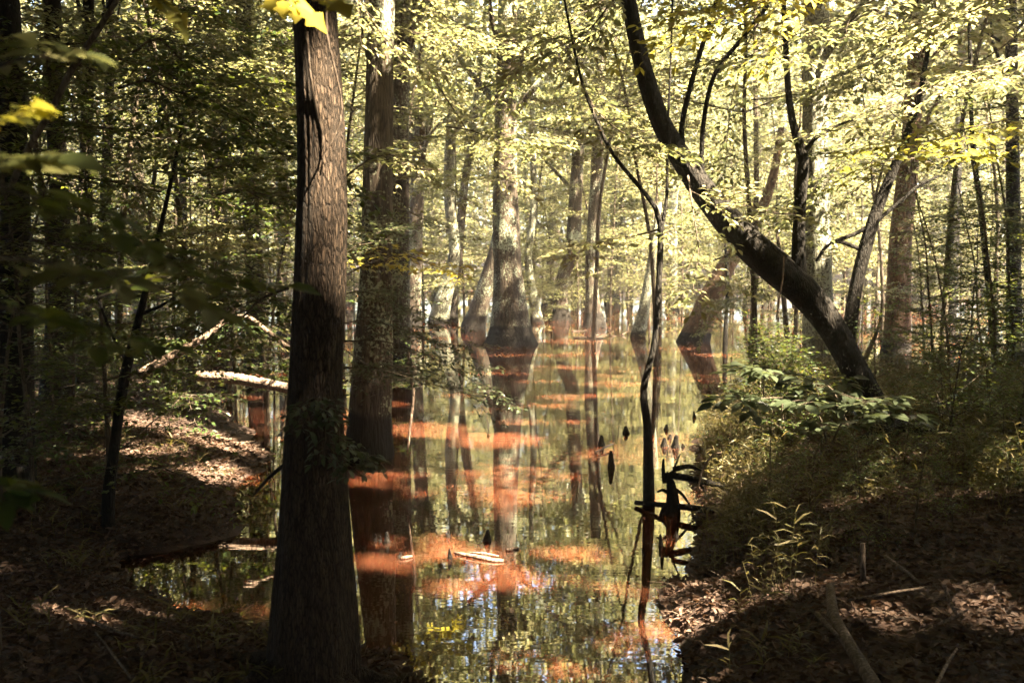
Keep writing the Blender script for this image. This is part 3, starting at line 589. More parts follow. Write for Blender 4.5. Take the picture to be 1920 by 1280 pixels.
def place(kind, x, y, label, cat, group, s=1.0, z=None):
    k = random.randrange(len(PS[kind])); o = PS[kind][k] if not PU[kind][k] else copy_tree(PS[kind][k]); PU[kind][k] = True
    o.location = (x, y, max(0, hz(x, y)) if z is None else z); o.rotation_euler = (0, 0, random.uniform(0, 6.28)); s *= random.uniform(.85, 1.15); o.scale = (s, s, s)
    tag(o, label, cat, group); return o
def scatter(kind, n, x0, x1, d0, d1, label, cat, group, s=1.0):
    for i in range(n):
        D = d0 * (d1 / d0) ** random.random(); px = x0 + (i + random.uniform(.1, .9)) * (x1 - x0) / n
        x = (px - 960) / F * D; place(kind, x, D, lab_n(label, i, n), cat, group, s)
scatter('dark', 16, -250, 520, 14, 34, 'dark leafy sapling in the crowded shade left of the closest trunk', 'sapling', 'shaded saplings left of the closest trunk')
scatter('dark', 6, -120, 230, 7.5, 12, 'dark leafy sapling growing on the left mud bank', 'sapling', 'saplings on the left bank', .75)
scatter('mid', 18, 50, 560, 34, 62, 'bright green sapling seen through gaps in the dark leaves at the left', 'sapling', 'bright saplings far left')
scatter('mid', 18, 600, 940, 40, 75, 'sunlit sapling between the twin grey trunks and the big flared cypress', 'sapling', 'sunlit saplings left of the cypress', 1.5)
scatter('mid', 18, 980, 1290, 42, 75, 'sunlit sapling across the water right of the big flared cypress', 'sapling', 'sunlit saplings right of the cypress', 1.5)
scatter('mid', 18, 1300, 1700, 36, 75, 'sunlit sapling far behind the arch of the black leaning trunk', 'sapling', 'sunlit saplings behind the black trunk', 1.5)
scatter('mid', 12, 1700, 2050, 30, 60, 'green sapling far back at the right beyond the rusty trunk', 'sapling', 'saplings beyond the rusty trunk')
scatter('dark', 12, 1720, 2060, 12, 22, 'dark leafy sapling among the growth at the right edge', 'sapling', 'dark saplings at the right edge', .8)
for k, px in enumerate([640, 722, 742, 795, 852, 1084, 1112, 1120, 1232, 1238]):
    D = [24, 17, 28, 46, 47, 47, 32, 43, 24, 34][k]
    place('high', (px - 960) / F * D, D, lab_n('slim understory tree above the water ' + ('left' if px < 960 else 'right') + ' of the big flared cypress', k % 5, 5), 'tree', 'understory trees ' + ('left' if px < 960 else 'right') + ' of the cypress')
scatter('high', 6, 1320, 1960, 16, 34, 'slim understory tree spreading leaves behind the black leaning trunk', 'tree', 'understory trees at the right')
scatter('high', 14, -100, 560, 13, 30, 'slim understory tree with dim leaves above the left bank', 'tree', 'understory trees at the left')
scatter('mid', 12, -150, 540, 14, 30, 'tall green sapling in the crowd of leaves at the left', 'sapling', 'tall saplings at the left')
place('mid', P(1240, 500, 34).x, 34, 'feathery green sapling behind the dark forked stem', 'sapling', None, .8)
place('mid', P(1020, 500, 37).x, 37, 'small pale leafed sapling leaning from behind the big flared cypress', 'sapling', None, .35)
place('mid', P(1420, 500, 24).x, 24, 'green sapling under the arch of the black leaning trunk', 'sapling', None, .6)
place('dark', P(690, 500, 15).x, 17.5, 'dark dense sapling filling the gap right of the closest trunk', 'sapling', None, .62)

# branches of leaves hanging into the view; each is placed by hand
def leafy_branch(name, label, group, pts, lsz, gap, shape, mat, seed, nspray=6, slen=.8, r0=.012, width=.45, stem='bark_stem', tilt=.3, droop=.12, cat='branch', sub=True):
    rg = np.random.default_rng(seed); Q = [P(x, y, D) for x, y, D in pts]; o = np.array(Q[0])
    t = empty(name, Q[0], label, cat, group); mb = MB(); L = []
    m = len(Q); A = mb.tube([(*(np.array(q) - o), r0 * (1 - .8 * i / (m - 1))) for i, q in enumerate(Q)], 6, .1, cap=True)
    for k in range(nspray):
        j = int((.1 + .9 * (k + .5) / nspray) * (len(A) - 1)); b = A[j]; T = A[min(j + 1, len(A) - 1), :3] - A[max(0, j - 1), :3]; T /= np.linalg.norm(T) + 1e-9
        sd = np.cross(T, [0, 0, 1.0]); s = 1 if k % 2 else -1
        spray(mb, L, b[:3].copy(), T * .7 + sd * s * rg.uniform(.5, 1) + rg.normal(0, .1, 3), slen * rg.uniform(.6, 1.15), rg, lsz, gap, r0 * .35, width=width, droop=droop, sub=sub)
    spray(mb, L, A[-1, :3].copy(), A[-1, :3] - A[-3, :3], slen * .6, rg, lsz, gap, r0 * .2, width=width, droop=droop, sub=sub)
    finish_leaves('foliage', L, shape, mat, t, rg, tilt); mb.build('twig', M[stem], t); return t
Y_, LF, DK = M['leaf_yellow'], M['leaf'], M['leaf_dark']
# bright sprays of the upper right
for i, (lab, pts) in enumerate([
    ('wide sunlit spray of leaves hanging over the rusty trunk at the upper right', [(2050, 60, 12), (1900, 110, 11.5), (1760, 160, 11), (1640, 215, 10.5)]),
    ('lowest bright leafy spray reaching in from the right edge', [(2100, 200, 11), (1960, 215, 10.5), (1820, 240, 10), (1700, 290, 9.6)]),
    ('bright leafy spray crossing the top of the lichen spotted trunk', [(1800, -120, 11), (1690, -30, 11), (1560, 40, 10.8), (1420, 105, 10.6)]),
    ('leafy spray in the top right corner', [(2080, -120, 10), (1960, -60, 10), (1850, 10, 10), (1740, 50, 10)]),
    ('sunlit spray hanging just right of the vertical black branch', [(1760, -80, 14), (1700, 40, 14), (1620, 120, 13.8), (1560, 150, 13.5)]),
    ('blown out white leaf spray left of the vertical black branch', [(1620, -140, 9), (1530, -60, 9), (1440, 0, 8.8), (1370, 20, 8.6)]),
    ('sunlit spray at the right edge below the top corner', [(2120, 60, 14), (2020, 110, 13.5), (1900, 150, 13), (1840, 180, 13)]),
]): leafy_branch('leafy_branch', lab, None, pts, .10, .07, 'oval', Y_ if i in (1, 5) else LF, 400 + i, 9, 1.3, .016)
for i, (lab, pts, nsp, sl) in enumerate([
    ('leafy limb arching over the top left of the big cypress', [(760, -60, 15), (820, 20, 15), (900, 60, 15), (985, 90, 15)], 8, 1.4),
    ('leafy twig drooping in front of the cypress at mid height', [(800, 130, 16), (860, 220, 16), (905, 290, 16), (970, 345, 16)], 6, .8),
    ('leafy limb from the top, right of the big cypress', [(1180, -40, 13), (1120, 10, 13), (1050, 60, 13), (980, 130, 13)], 8, 1.2),
    ('leafy spray beside the top of the closest trunk, over the twin grey trunks', [(640, -60, 12), (690, 30, 12), (740, 90, 12), (780, 110, 12)], 7, 1.0),
    ('small lit spray half way up the twin grey trunks', [(650, 330, 10.5), (690, 300, 10.5), (730, 290, 10.5), (756, 300, 10.5)], 4, .35),
    ('bright yellow green spray in front of the slim forked tree', [(640, 520, 11), (700, 490, 11.5), (760, 480, 12), (830, 505, 12.5)], 7, .6),
    ('leafy spray hanging from the slanting limb of the dark forked stem', [(1090, 155, 10), (1120, 210, 9.8), (1170, 250, 9.6), (1230, 270, 9.4)], 7, .7),
    ('leafy spray at the foot of the slim pale trunks right of the cypress', [(1150, 500, 30), (1110, 515, 30), (1060, 530, 30), (1010, 540, 30)], 6, 1.2),
    ('leafy spray below the slanting limb, crossing the two side by side trunks', [(1235, 430, 10), (1200, 440, 10.4), (1150, 450, 10.8), (1090, 470, 11)], 6, .6),
    ('loose leaves hanging under the sweeping black trunk', [(1290, 330, 10.4), (1300, 400, 10), (1310, 470, 9.8), (1300, 530, 9.6)], 5, .6),
    ('leafy spray hanging left of the sweeping black trunk near the top', [(1200, -60, 9), (1150, 0, 9), (1100, 60, 9), (1040, 90, 9)], 8, .8),
    ('leafy spray between the sweeping trunk and its vertical branch', [(1440, 10, 13), (1400, 90, 13), (1370, 200, 13), (1360, 320, 13)], 10, 1.0),
    ('leafy spray against the lichen spotted trunk', [(1640, 330, 16), (1600, 360, 16), (1570, 400, 16), (1540, 430, 16)], 4, .6),
    ('small leafy spray poking out low left of the vertical black branch', [(1500, 400, 11), (1460, 400, 10.8), (1420, 390, 10.6), (1380, 380, 10.4)], 5, .45),
]): leafy_branch('leafy_branch', lab, None, pts, .095, .07, 'oval', Y_ if i in (5,) else LF, 430 + i, nsp, sl, .012)
for i, (lab, pts) in enumerate([
    ('dark leafy limb across the upper left, above the other shaded limbs', [(-60, 60, 9), (80, 90, 9), (220, 110, 9.2), (400, 150, 9.5)]),
    ('shaded leafy limb reaching right, under the top one of the upper left', [(-60, 200, 8), (100, 230, 8.2), (260, 250, 8.5), (420, 300, 9)]),
    ('shaded leafy limb at mid height of the left side', [(-40, 330, 9), (140, 330, 9.4), (300, 360, 9.8), (500, 400, 10)]),
    ('leafy limb touching the left side of the closest trunk', [(300, 130, 8), (400, 190, 7.6), (470, 240, 7.3), (540, 300, 7)]),
    ('dark spray low on the left, over the mud bank', [(60, 450, 8), (180, 470, 8), (300, 480, 8.2), (440, 520, 8.4)]),
    ('dark leaves over the pale horizontal log', [(540, 540, 7.6), (490, 560, 7.8), (460, 590, 8), (440, 610, 8.2)]),
    ('shaded leafy limb across the top edge at the left', [(160, -60, 10), (280, -10, 10), (400, 40, 10), (520, 80, 10)]),
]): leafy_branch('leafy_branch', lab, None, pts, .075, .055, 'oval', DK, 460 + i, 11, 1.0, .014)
for i in range(22):
    D = random.uniform(6.5, 10.5); x = -80 + 520 * (i + random.random()) / 22; y = random.uniform(20, 540); w = random.uniform(110, 200) * random.choice([1, 1, -1])
    leafy_branch('leafy_branch', lab_n('dim leafy branch crossing the dark trunks on the left', i, 22), 'dim leafy branches on the left', [(x, y, D), (x + w * .35, y + random.uniform(-30, 15), D), (x + w * .7, y + random.uniform(-30, 30), D + .2), (x + w, y + random.uniform(-10, 60), D + .3)], .065, .05, 'oval', LF if i % 3 else DK, 600 + i, 10, .85, .010)
for i in range(16):
    D = random.uniform(13, 24); x = 640 + 600 * (i + random.random()) / 16; y = random.uniform(-30, 260) if i % 4 else random.uniform(250, 420); w = random.uniform(90, 170) * random.choice([1, -1])
    leafy_branch('leafy_branch', lab_n('sunlit leafy branch hanging in the upper middle between the trunks', i, 16), 'sunlit leafy branches in the upper middle', [(x, y, D), (x + w * .35, y + random.uniform(-20, 15), D), (x + w * .7, y + random.uniform(-20, 30), D + .2), (x + w, y + random.uniform(-10, 50), D + .3)], .095, .075, 'oval', LF, 630 + i, 9, 1.2, .012)
for i in range(16):
    D = random.uniform(12, 22); x = 1300 + 620 * (i + random.random()) / 16; D = random.uniform(22, 26) if 1400 < x < 1640 else D; y = random.uniform(-30, 300) if i % 3 else random.uniform(300, 560); w = random.uniform(90, 190) * random.choice([1, -1])
    leafy_branch('leafy_branch', lab_n('leafy branch among the bright leaves of the upper right', i, 16), 'leafy branches of the upper right', [(x, y, D), (x + w * .35, y + random.uniform(-20, 15), D), (x + w * .7, y + random.uniform(-20, 30), D + .2), (x + w, y + random.uniform(-10, 50), D + .3)], .095, .07, 'oval', LF, 660 + i, 10, 1.2, .012)
# feathery cool green branches behind the closest trunk
for i, (lab, pts) in enumerate([
    ('uppermost feathery green bough right of the closest trunk', [(630, 560, 9.4), (670, 545, 9.4), (720, 560, 9.3), (770, 590, 9.2)]),
    ('second feathery green bough right of the closest trunk', [(630, 610, 8.8), (690, 600, 8.8), (760, 620, 8.7), (840, 650, 8.6)]),
    ('longest feathery bough stretching over the water towards the cypress reflection', [(640, 640, 8.4), (720, 640, 8.3), (810, 670, 8.2), (910, 725, 8.0)]),
    ('lowest small feathery bough just right of the closest trunk', [(640, 690, 8.8), (680, 690, 8.8), (720, 690, 8.7), (750, 700, 8.6)]),
    ('feathery bough climbing along the twin grey trunks', [(640, 480, 10), (670, 460, 10), (700, 440, 10), (740, 430, 10)]),
]): leafy_branch('feathery_branch', lab, None, pts, .045, .03, 'oval', M['needle'], 480 + i, 9, .55, .008, width=.5)
leafy_branch('bare_twig', 'long bare twig sagging over the water, right of the closest trunk', None, [(638, 648, 6.5), (690, 685, 6.4), (760, 705, 6.3), (870, 738, 6.2)], .03, .2, 'oval', M['needle'], 490, 3, .2, .006, cat='twig')
leafy_branch('leafy_twig', 'small green sprig hanging in front of the closest trunk, half way down', None, [(600, 742, 4.86), (590, 760, 4.8), (610, 800, 4.75), (640, 850, 4.7)], .05, .035, 'oval', M['needle'], 491, 6, .15, .003, cat='twig')
leafy_branch('leafy_twig', 'tiny green sprig low between the closest trunk and its grey neighbour', None, [(646, 820, 5.1), (655, 838, 5.1), (672, 842, 5.1), (680, 850, 5.1)], .05, .04, 'oval', M['needle'], 492, 2, .1, .002, cat='twig')
# big leaved sapling on the right bank
for i, (lab, pts) in enumerate([
    ('upper tier of big pale green leaves before the black leaning trunk', [(1590, 800, 5.9), (1560, 730, 5.7), (1510, 705, 5.5), (1440, 700, 5.4)]),
    ('lower tier of big pale green leaves, ending on the black leaning trunk', [(1560, 830, 5.6), (1590, 770, 5.4), (1620, 755, 5.2), (1650, 775, 5.1)]),
    ('middle tier of big pale green leaves left of the black leaning trunk', [(1550, 830, 5.8), (1530, 770, 5.6), (1470, 745, 5.4), (1410, 750, 5.2)]),
]): leafy_branch('broadleaf_branch', lab, None, pts, .095, .08, 'oval', M['needle'], 500 + i, 4, .17, .006, width=.55, tilt=.2, cat='branch')
# close, out of focus leaves at the left
for i, (lab, pts, mt, ls, nsp, sl) in enumerate([
    ('yellow green leaves glowing close at the left edge', [(-60, 240, 1.9), (-20, 230, 1.9), (20, 225, 1.9), (40, 215, 1.85)], Y_, .055, 2, .06),
    ('blurred green leaves close in the upper left', [(-20, 130, 2.2), (40, 110, 2.2), (90, 105, 2.1), (130, 105, 2.1)], LF, .09, 2, .10),
    ('bright yellow leaf pair at the top, left of the closest trunk', [(250, -60, 2.6), (280, -20, 2.6), (300, 0, 2.6), (312, 12, 2.6)], Y_, .08, 1, .05),
    ('blown out yellow leaves over the top of the closest trunk', [(470, -40, 3), (500, -22, 3), (540, -14, 3), (590, -8, 2.9)], Y_, .11, 1, .10),
    ('blurred drooping leaves across the left at mid height', [(-60, 340, 1.7), (60, 370, 1.7), (160, 420, 1.7), (250, 450, 1.7)], DK, .07, 4, .16),
    ('long blurred spray of yellowish leaves pointing at the slanting log', [(-60, 480, 1.6), (80, 490, 1.6), (200, 510, 1.6), (310, 540, 1.6)], LF, .07, 5, .16),
    ('blurred grey green leaves left of the closest trunk above the inlet', [(180, 560, 2.6), (290, 520, 2.6), (370, 520, 2.6), (450, 530, 2.6)], DK, .085, 5, .2),
    ('low blurred spray over the dark left bank', [(-60, 560, 1.8), (60, 590, 1.8), (150, 600, 1.8), (220, 630, 1.8)], DK, .07, 4, .15),
    ('single dark blurred leaves at the lower left edge', [(-60, 900, 2.0), (-30, 905, 2.0), (0, 910, 2.0), (10, 912, 2.0)], DK, .08, 2, .08),
    ('large pale leaf reaching in at the left edge below the glowing ones', [(-80, 310, 1.8), (-40, 300, 1.8), (0, 295, 1.8), (50, 295, 1.8)], LF, .10, 2, .08),
]): leafy_branch('near_leafy_branch', lab, None, pts, ls, ls * .8, 'lobed' if i in (0, 2, 3) else 'oval', mt, 520 + i, nsp, sl, .004, width=.5, tilt=.35, sub=False)

# ------------------------------------------------------------------ ground cover
def pick(n, x0, x1, y0, y1, cond, rg):
    X = rg.uniform(x0, x1, n); Y = rg.uniform(y0, y1, n); Z = height(X, Y); k = cond(X, Y, Z); return X[k], Y[k], Z[k]
rg = np.random.default_rng(77)
inview = lambda X, Y: (np.abs(X) < Y * .56 + .8)
X1, Y1, Z1 = pick(130000, -6, 7, 3.2, 13, lambda X, Y, Z: (Z > .005) & inview(X, Y) & (fbm(X * 1.2, Y * 1.2, 3) > .1), rg)
X2, Y2, Z2 = pick(60000, -14, 14, 10, 26, lambda X, Y, Z: (Z > .03) & inview(X, Y), rg)
X, Y, Z = np.r_[X1, X2], np.r_[Y1, Y2], np.r_[Z1, Z2]; n = len(X)
a = rg.random(n) * 6.28
o = leaves('leaf_litter', np.stack([X, Y, Z + rg.uniform(.002, .03, n)], 1), np.stack([np.cos(a), np.sin(a), rg.normal(0, .25, n)], 1), np.array([0, 0, 1.0]) + rg.normal(0, .4, (n, 3)), rg.uniform(.02, .075, n), 'curl', M['litter'])
tag(o, 'fallen brown leaves covering both muddy banks', 'leaf litter', kind='stuff')
# twig debris
mb = MB(); X, Y, Z = pick(5200, -6, 7, 3.4, 14, lambda X, Y, Z: (Z > .03) & inview(X, Y), rg)
for x, y, z in zip(X, Y, Z):
    a = random.uniform(0, 6.28); l = random.uniform(.06, .3); c, s = math.cos(a) * l, math.sin(a) * l; h = random.uniform(0, .06)
    mb.tube([(x, y, z + .005, .003), (x + c * .5 + random.uniform(-.02, .02), y + s * .5, z + .02 + h * .5, .0028), (x + c, y + s, z + h, .0015)], 4, cap=False)
tag(mb.build('twig_debris', M['stick']), 'small broken twigs lying among the fallen leaves', 'twig debris', kind='stuff')
# cane grass on the right bank, thin growth on the left
def blades(name, label, cond, n, x0, x1, y0, y1, hmin, hmax, seed):
    rg = np.random.default_rng(seed); X, Y, Z = pick(n, x0, x1, y0, y1, cond, rg); mb = MB(); p = []; ax = []; nr = []; sz = []
    for x, y, z in zip(X, Y, Z):
        h = rg.uniform(hmin, hmax); lx, ly = rg.normal(0, .18, 2) * h
        mb.tube([(x, y, z - .02, .0025), (x + lx * .4, y + ly * .4, z + h * .6, .002), (x + lx, y + ly, z + h, .001)], 3, cap=False)
        m = int(rg.integers(5, 12))
        f = rg.uniform(.25, 1.0, m); a = rg.random(m) * 6.28
        p.append(np.stack([x + lx * f * f, y + ly * f * f, z + h * f], 1)); ax.append(np.stack([np.cos(a), np.sin(a), rg.uniform(-.3, .7, m)], 1))
        nr.append(np.array([0, 0, 1.0]) + rg.normal(0, .4, (m, 3))); sz.append(rg.uniform(.06, .17, m))
    o = leaves(name, np.concatenate(p), np.concatenate(ax), np.concatenate(nr), np.concatenate(sz), 'blade', M['cane']); tag(o, label, 'grass', kind='stuff')
    # stems join the same object
    s = mb.build(name + '_stems', M['cane']); bpy.ops.object.select_all(action='DESELECT'); s.select_set(True); o.select_set(True); bpy.context.view_layer.objects.active = o; bpy.ops.object.join(); return o
blades('cane_grass', 'narrow leaved cane grass crowding the right bank', lambda X, Y, Z: (Z > .05) & (X > 1.3) & (Y > 6.3 + .25 * np.sin(X * 3)) & ((Y > 7.8) | (fbm(X * 2.3, Y * 2.3, 2) > .5)) & ~((np.abs(X - .37 * Y) < .09 * Y) & (Y < 10.9) & (rg.random(len(X)) < .7)) & (fbm(X * .9 + 3, Y * .9, 2) > .33), 16000, 1, 12, 6, 20, .15, .6, 5)
blades('sparse_grass', 'sparse thin grass on the mud banks nearer the viewer', lambda X, Y, Z: (Z > .05) & (fbm(X * 1.3 + 9, Y * 1.3, 2) > .52), 1400, -6, 6, 4, 12, .05, .18, 6)
def low_shrubs(n, xr, yr, zz, hmin, ok, label, group, s0, s1):
    L = []
    while len(L) < n:
        px, py = random.uniform(*xr), random.uniform(*yr); g = G(px, py, zz)
        if hz(g.x, g.y) > hmin and g.y > 6 and ok(px, g.y): L.append((px, g.x, g.y))
    for i, (px, x, y) in enumerate(sorted(L)): place('low', x, y, lab_n(label, i, n), 'shrub', group, random.uniform(s0, s1))
low_shrubs(26, (1300, 1960), (660, 930), .5, .2, lambda px, y: not (1540 < px < 1760 and y < 11.5) and not (px > 1640 and y > 11), 'low dark leafy shrub in the tangle on the right bank', 'low shrubs on the right bank', .5, .95)
low_shrubs(16, (1340, 1960), (850, 1010), .6, .25, lambda px, y: True, 'small dim shrub on the near slope of the right bank', 'small shrubs on the near right slope', .25, .5)
low_shrubs(22, (-20, 400), (640, 860), .4, .15, lambda px, y: y > 8 and not (230 < px < 500 and y < 14), 'low leafy shrub on the left mud bank', 'low shrubs on the left bank', .5, .9)
o = place('low', G(318, 800, .4).x, G(318, 800, .4).y, 'small bright sunlit shrub on the left bank above the mud', 'shrub', None, .6)

# ------------------------------------------------------------------ logs, sticks, knees
def stick(name, label, pts, mat, group=None, cat=None, n=10, step=.08, rough=.08, twigs=()):
    """pts: (px, py, width, z or ('D', depth))"""
    q_ = []
    for x, y, w, k in pts:
        if isinstance(k, tuple): p = P(x, y, k[1])
        else:
            p = G(x, y, k)
        q_.append((p.x, p.y, p.z, .5 * w * p.y / F))
    o = np.array(q_[len(q_) // 2][:3]); mb = MB(); loc = [(a - o[0], b - o[1], c - o[2], r) for a, b, c, r in q_]; mb.tube(loc, n, step, rough=rough)
    ob = mb.build(name, M[mat]); ob.location = o; tag(ob, label, cat or 'stick', group); return ob
stick('fallen_log', 'pale bare log slanting up to the right behind the left mud bank', [(262, 702, 20, ('D', 11)), (300, 680, 19, ('D', 11)), (350, 652, 17, ('D', 11.1)), (395, 625, 14, ('D', 11.2)), (432, 590, 10, ('D', 11.3)), (445, 560, 7, ('D', 11.4))], 'deadwood', cat='log')
stick('fallen_log', 'sunlit smooth pale log lying level behind the closest trunk', [(372, 704, 21, ('D', 12.5)), (430, 708, 22, ('D', 12.4)), (480, 716, 21, ('D', 12.2)), (540, 728, 19, ('D', 12)), (600, 740, 17, ('D', 11.8))], 'deadwood', cat='log', n=16)
stick('bare_branch', 'thin pale curved branch sloping down behind the closest trunk, above the level log', [(445, 592, 5, ('D', 13)), (468, 596, 8, ('D', 13)), (500, 620, 9, ('D', 12.8)), (545, 655, 10, ('D', 12.6))], 'deadwood', cat='branch')
stick('fallen_branch', 'dark branch rising from the left inlet to the closest trunk', [(478, 925, 5, ('D', 8)), (505, 895, 7, ('D', 7.6)), (540, 868, 9, ('D', 7.2)), (580, 860, 9, ('D', 7))], 'bark_dark', cat='branch')
stick('fallen_branch', 'thick barky branch lying on the near right bank, running off the bottom edge', [(1556, 1100, 16, .55), (1563, 1150, 22, .58), (1582, 1190, 24, .6), (1612, 1240, 26, .62), (1650, 1300, 28, .64)], 'stick', cat='branch')
stick('fallen_stick', 'slanting stick left of the barky branch on the near right bank', [(1532, 1150, 10, .6), (1552, 1172, 9, .6), (1572, 1192, 7, .62)], 'stick')
stick('fallen_stick', 'long thin twig pointing up left on the near right bank', [(1660, 1042, 6, .65), (1695, 1068, 7, .66), (1730, 1096, 5, .66)], 'stick')
stick('fallen_stick', 'pale sunlit twig at the lower right, slanting to a point', [(1770, 1095, 8, .8), (1782, 1130, 7, .72), (1796, 1155, 6, .7)], 'deadwood')
stick('fallen_stick', 'pale twig crossing the sunlit one at the lower right', [(1752, 1172, 5, .68), (1785, 1158, 6, .74), (1815, 1142, 4, .78)], 'deadwood')
stick('fallen_stick', 'pale forked twig running off the bottom edge at the right', [(1794, 1215, 5, .72), (1775, 1245, 6, .7), (1755, 1285, 8, .7)], 'deadwood')
stick('standing_stick', 'short upright broken stick on the near right bank', [(1618, 1088, 12, .5), (1617, 1050, 11, ('D', 6.1)), (1618, 1018, 9, ('D', 6.1))], 'stick')
stick('fallen_stick', 'long level twig lying right of the upright broken stick', [(1590, 1125, 4, .62), (1660, 1112, 5, .64), (1740, 1100, 4, .66)], 'stick')
stick('fallen_stick', 'thin stick across the dark lower left bank', [(160, 1160, 6, .4), (215, 1180, 6, .42), (260, 1195, 5, .42)], 'stick')
stick('fallen_stick', 'thin forked stick at the lower left bank', [(180, 1185, 4, .42), (215, 1230, 5, .42), (250, 1275, 5, .42)], 'stick')
stick('fallen_stick', 'curved arching twig at the left edge of the right bank', [(1305, 935, 3, .25), (1318, 880, 4, ('D', 9.6)), (1338, 850, 3, ('D', 9.6)), (1352, 848, 2, ('D', 9.7))], 'deadwood')
stick('fallen_stick', 'white stick standing behind the black leaning trunk over the red water', [(1618, 682, 11, ('D', 17)), (1632, 650, 9, ('D', 17)), (1648, 610, 6, ('D', 17)), (1655, 560, 4, ('D', 17))], 'deadwood')
stick('hanging_vine', 'thin pale vine stem hanging below the black leaning trunk', [(1470, 480, 3, ('D', 10.4)), (1468, 520, 3, ('D', 10.4)), (1462, 555, 3, ('D', 10.4)), (1455, 600, 2, ('D', 10.4))], 'deadwood', cat='vine')
stick('root_arch', 'pale thin root arching into the water beside the grey banded trunk', [(768, 655, 4, ('D', 11)), (764, 690, 6, ('D', 11)), (775, 730, 6, ('D', 11)), (770, 790, 5, ('D', 11)), (764, 850, 4, ('D', 11))], 'deadwood', cat='root')
stick('floating_stick', 'white sunlit stick floating by the pointed cypress knee', [(852, 1036, 6, .01), (890, 1043, 9, .012), (925, 1050, 9, .01), (944, 1051, 7, .008)], 'deadwood')
stick('floating_stick', 'thin twig floating just behind the white floating stick', [(878, 1036, 4, .01), (905, 1036, 4, .02), (935, 1042, 3, .01)], 'deadwood')
stick('floating_stick', 'small pale chip floating right of the white floating stick', [(950, 1031, 6, .01), (962, 1028, 7, .012), (972, 1027, 5, .01)], 'deadwood')
stick('floating_stick', 'white chip floating beside the small curled knee under the grey banded trunk', [(752, 1046, 6, .01), (763, 1044, 7, .012), (773, 1042, 4, .01)], 'deadwood')
stick('floating_stick', 'thin dark stick lying on the water between the knees right of centre', [(1115, 848, 3, .03), (1135, 838, 4, .05), (1150, 832, 3, .05)], 'bark_dark')
stick('fallen_branch', 'black branch poking left over the water at the foot of the dark forked stem', [(1192, 942, 9, .03), (1215, 944, 10, .05), (1250, 947, 11, .08), (1300, 952, 13, .10), (1350, 960, 12, .10)], 'bark_dark', cat='branch')
for i in range(6):
    px = random.uniform(1070, 1150); py = random.uniform(618, 636)
    stick('floating_stick', 'pale broken twig in the heap on the sunlit red water behind the cypress', [(px, py, 3, .02), (px + random.uniform(8, 25), py - random.uniform(-3, 9), 2.5, ('D', G(px, py).y)), (px + random.uniform(22, 34), py - random.uniform(-3, 9), 1, ('D', G(px, py).y + .3))], 'deadwood', group='twig heap on the red water')
def knee(label, px, py, w, h, mat='bark_dark', n=12):
    g = G(px, py); s = g.y / F; rg = random.Random(int(px * 7 + py)); r = w * s / 2 * .95; hh = h * s * .85
    mb = MB(); lx = rg.uniform(-.25, .25) * r
    mb.tube([(0, 0, -.15, r * 1.4), (0, 0, 0, r * 1.15), (lx * .5, 0, hh * .35, r * .85), (lx, 0, hh * .7, r * .62), (lx * 1.3, 0, hh * .9, r * .5), (lx * 1.4, 0, hh, r * .25)], n, hh / 10, .25, 5, .2, .12, seed=int(px) % 40)
    ob = mb.build('cypress_knee', M[mat]); ob.location = g; tag(ob, label, 'cypress knee', 'cypress knees in the water')
for a in [('teardrop shaped black knee standing left of the white ringed stump', 1127, 834, 13, 22), ('taller black stump knee with a pale ring at the waterline', 1146, 876, 14, 38), ('small knee on the sunlit patch left of the dark forked stem', 1174, 812, 13, 16),
          ('left knee of the trio right of the dark forked stem', 1245, 836, 13, 19), ('tallest and rightmost knee of the trio right of the dark forked stem', 1266, 838, 15, 28), ('tiny knee between the two bigger ones of the trio', 1256, 822, 8, 10),
          ('tiny far knee above the trio right of the dark forked stem', 1249, 805, 8, 12), ('small stub knee right of the trio at the bank', 1280, 838, 6, 8), ('leftmost of three black knees under the grey banded trunk', 704, 1015, 8, 18),
          ('thin middle knee of the three under the grey banded trunk', 713, 1016, 7, 15), ('tallest of three black knees under the grey banded trunk', 725, 1017, 13, 25), ('small curled knee beside a white chip', 750, 1046, 9, 14),
          ('narrow knee standing left of centre above the pointed one', 840, 1006, 8, 16), ('pointed knee at the left end of the white floating stick', 844, 1048, 9, 24), ('broad leaning stub in the reflection of the big cypress', 914, 1014, 15, 26),
          ('dark knee hugging the right bank below the black branch', 1239, 1022, 9, 26), ('small knee close to the right bank under the canes', 1302, 782, 7, 14), ('small lit knee at the edge of the right bank', 1268, 1006, 10, 12)]: knee(*a)
rg = np.random.default_rng(21); n = 420; X = rg.uniform(-5, 5, n); Y = 6 + 26 * rg.random(n) ** 1.6; k = (height(X, Y) < -.03) & (fbm(X * .8, Y * .8, 3) > .47); X, Y = X[k], Y[k]; n = len(X); a = rg.random(n) * 6.28
o = leaves('floating_leaves', np.stack([X, Y, np.full(n, .004)], 1), np.stack([np.cos(a), np.sin(a), np.zeros(n)], 1), np.tile([0, 0, 1.0], (n, 1)) + rg.normal(0, .03, (n, 3)), rg.uniform(.02, .055, n), 'oval', M['litter']); tag(o, 'small dead leaves floating scattered on the water', 'floating leaves', kind='stuff')
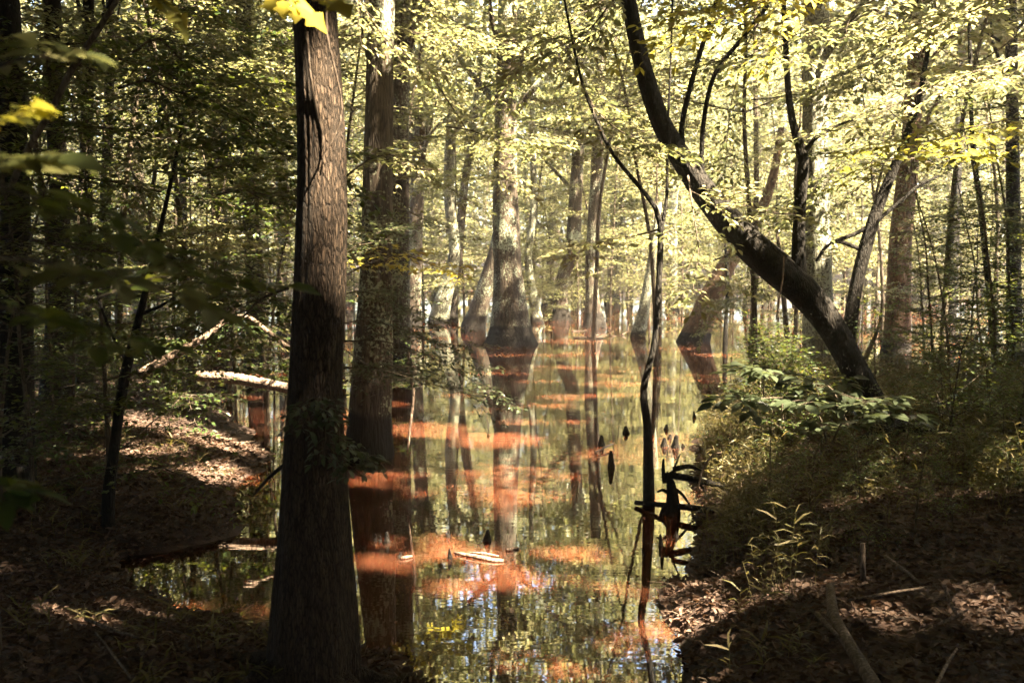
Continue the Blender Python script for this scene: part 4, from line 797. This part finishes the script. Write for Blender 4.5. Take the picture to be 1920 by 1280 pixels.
# black root mass right of the forked stem
g = G(1268, 945); t = empty('root_stump', (g.x, g.y, 0), 'black tangled root stump at the edge of the right bank beside the dark forked stem', 'stump')
def rp(x, y, D=9.7): p = P(x, y, D); return (p.x - g.x, p.y - g.y, p.z)
mb = MB(); mb.tube([(*rp(1258, 975), .09), (*rp(1262, 940), .06), (*rp(1258, 905), .04), (*rp(1250, 885), .015)], 12, .05, .2, rough=.2, seed=4); mb.build('stump', M['bark_dark'], t)
for pp in [[(1246, 905, .03), (1243, 880, .025), (1244, 860, .012)], [(1255, 890, .05), (1285, 895, .045), (1330, 905, .04), (1365, 912, .03)], [(1262, 880, .04), (1290, 874, .03), (1320, 880, .025)], [(1262, 940, .05), (1245, 955, .04), (1236, 985, .025)], [(1258, 925, .03), (1242, 918, .022), (1232, 922, .012)], [(1262, 915, .025), (1278, 925, .02), (1296, 950, .012)], [(1256, 900, .02), (1266, 872, .014), (1276, 850, .006)], [(1300, 894, .02), (1318, 915, .016), (1330, 945, .01)]]:
    mb = MB(); mb.tube([(*rp(x, y), r * .75) for x, y, r in pp], 8, .05, rough=.15); mb.build('root', M['bark_dark'], t)

# ------------------------------------------------------------------ far woodland that reads as one mass
rg = np.random.default_rng(55); ncl = 5200
th = rg.uniform(-1.0, 1.0, ncl); D = rg.uniform(86, 125, ncl); z = rg.random(ncl) ** .8 * 26
C = np.stack([np.sin(th) * D, np.cos(th) * D, z], 1); per = 30; ii = np.repeat(np.arange(ncl), per); n = len(ii)
off = rg.normal(0, 1, (n, 3)) * np.array([1.1, 1.1, .45])
o = leaves('far_woodland', C[ii] + off, off + rg.normal(0, .4, (n, 3)), np.array([0, 0, 1.0]) + rg.normal(0, .5, (n, 3)), rg.uniform(.4, .8, n), 'wide', M['leaf']); tag(o, 'far leafy woodland closing the view', 'woodland', kind='stuff')

ncl = 4200; th = rg.uniform(.75, 2 * np.pi - .75, ncl); D = rg.uniform(17, 28, ncl); z = rg.random(ncl) * 12  # unseen leaf ring, added to block low sky light from sides and behind
C = np.stack([np.sin(th) * D, np.cos(th) * D, z], 1); per = 22; ii = np.repeat(np.arange(ncl), per); n = len(ii)
off = rg.normal(0, 1, (n, 3)) * np.array([.9, .9, .45])
o = leaves('light_blocking_thicket', C[ii] + off, off + rg.normal(0, .4, (n, 3)), np.array([0, 0, 1.0]) + rg.normal(0, .6, (n, 3)), rg.uniform(.25, .5, n), 'wide', M['leaf_dark']); tag(o, 'unseen leafy thicket added beside and behind the viewpoint to block sky light', 'thicket', kind='stuff')

# haze
bpy.ops.mesh.primitive_cube_add(size=1, location=(0, 55, 14.25)); hzb = bpy.context.object; hzb.name = 'haze'; hzb.scale = (300, 240, 31.5)
m, nt, out = new_mat('haze'); pv = N(nt, 'ShaderNodeVolumePrincipled', Density=.0009); pv.inputs['Color'].default_value = (1, .93, .80, 1); pv.inputs['Anisotropy'].default_value = .2
nt.links.new(pv.outputs[0], out.inputs['Volume']); hzb.data.materials.append(m); tag(hzb, 'warm thin haze', 'haze', kind='stuff')
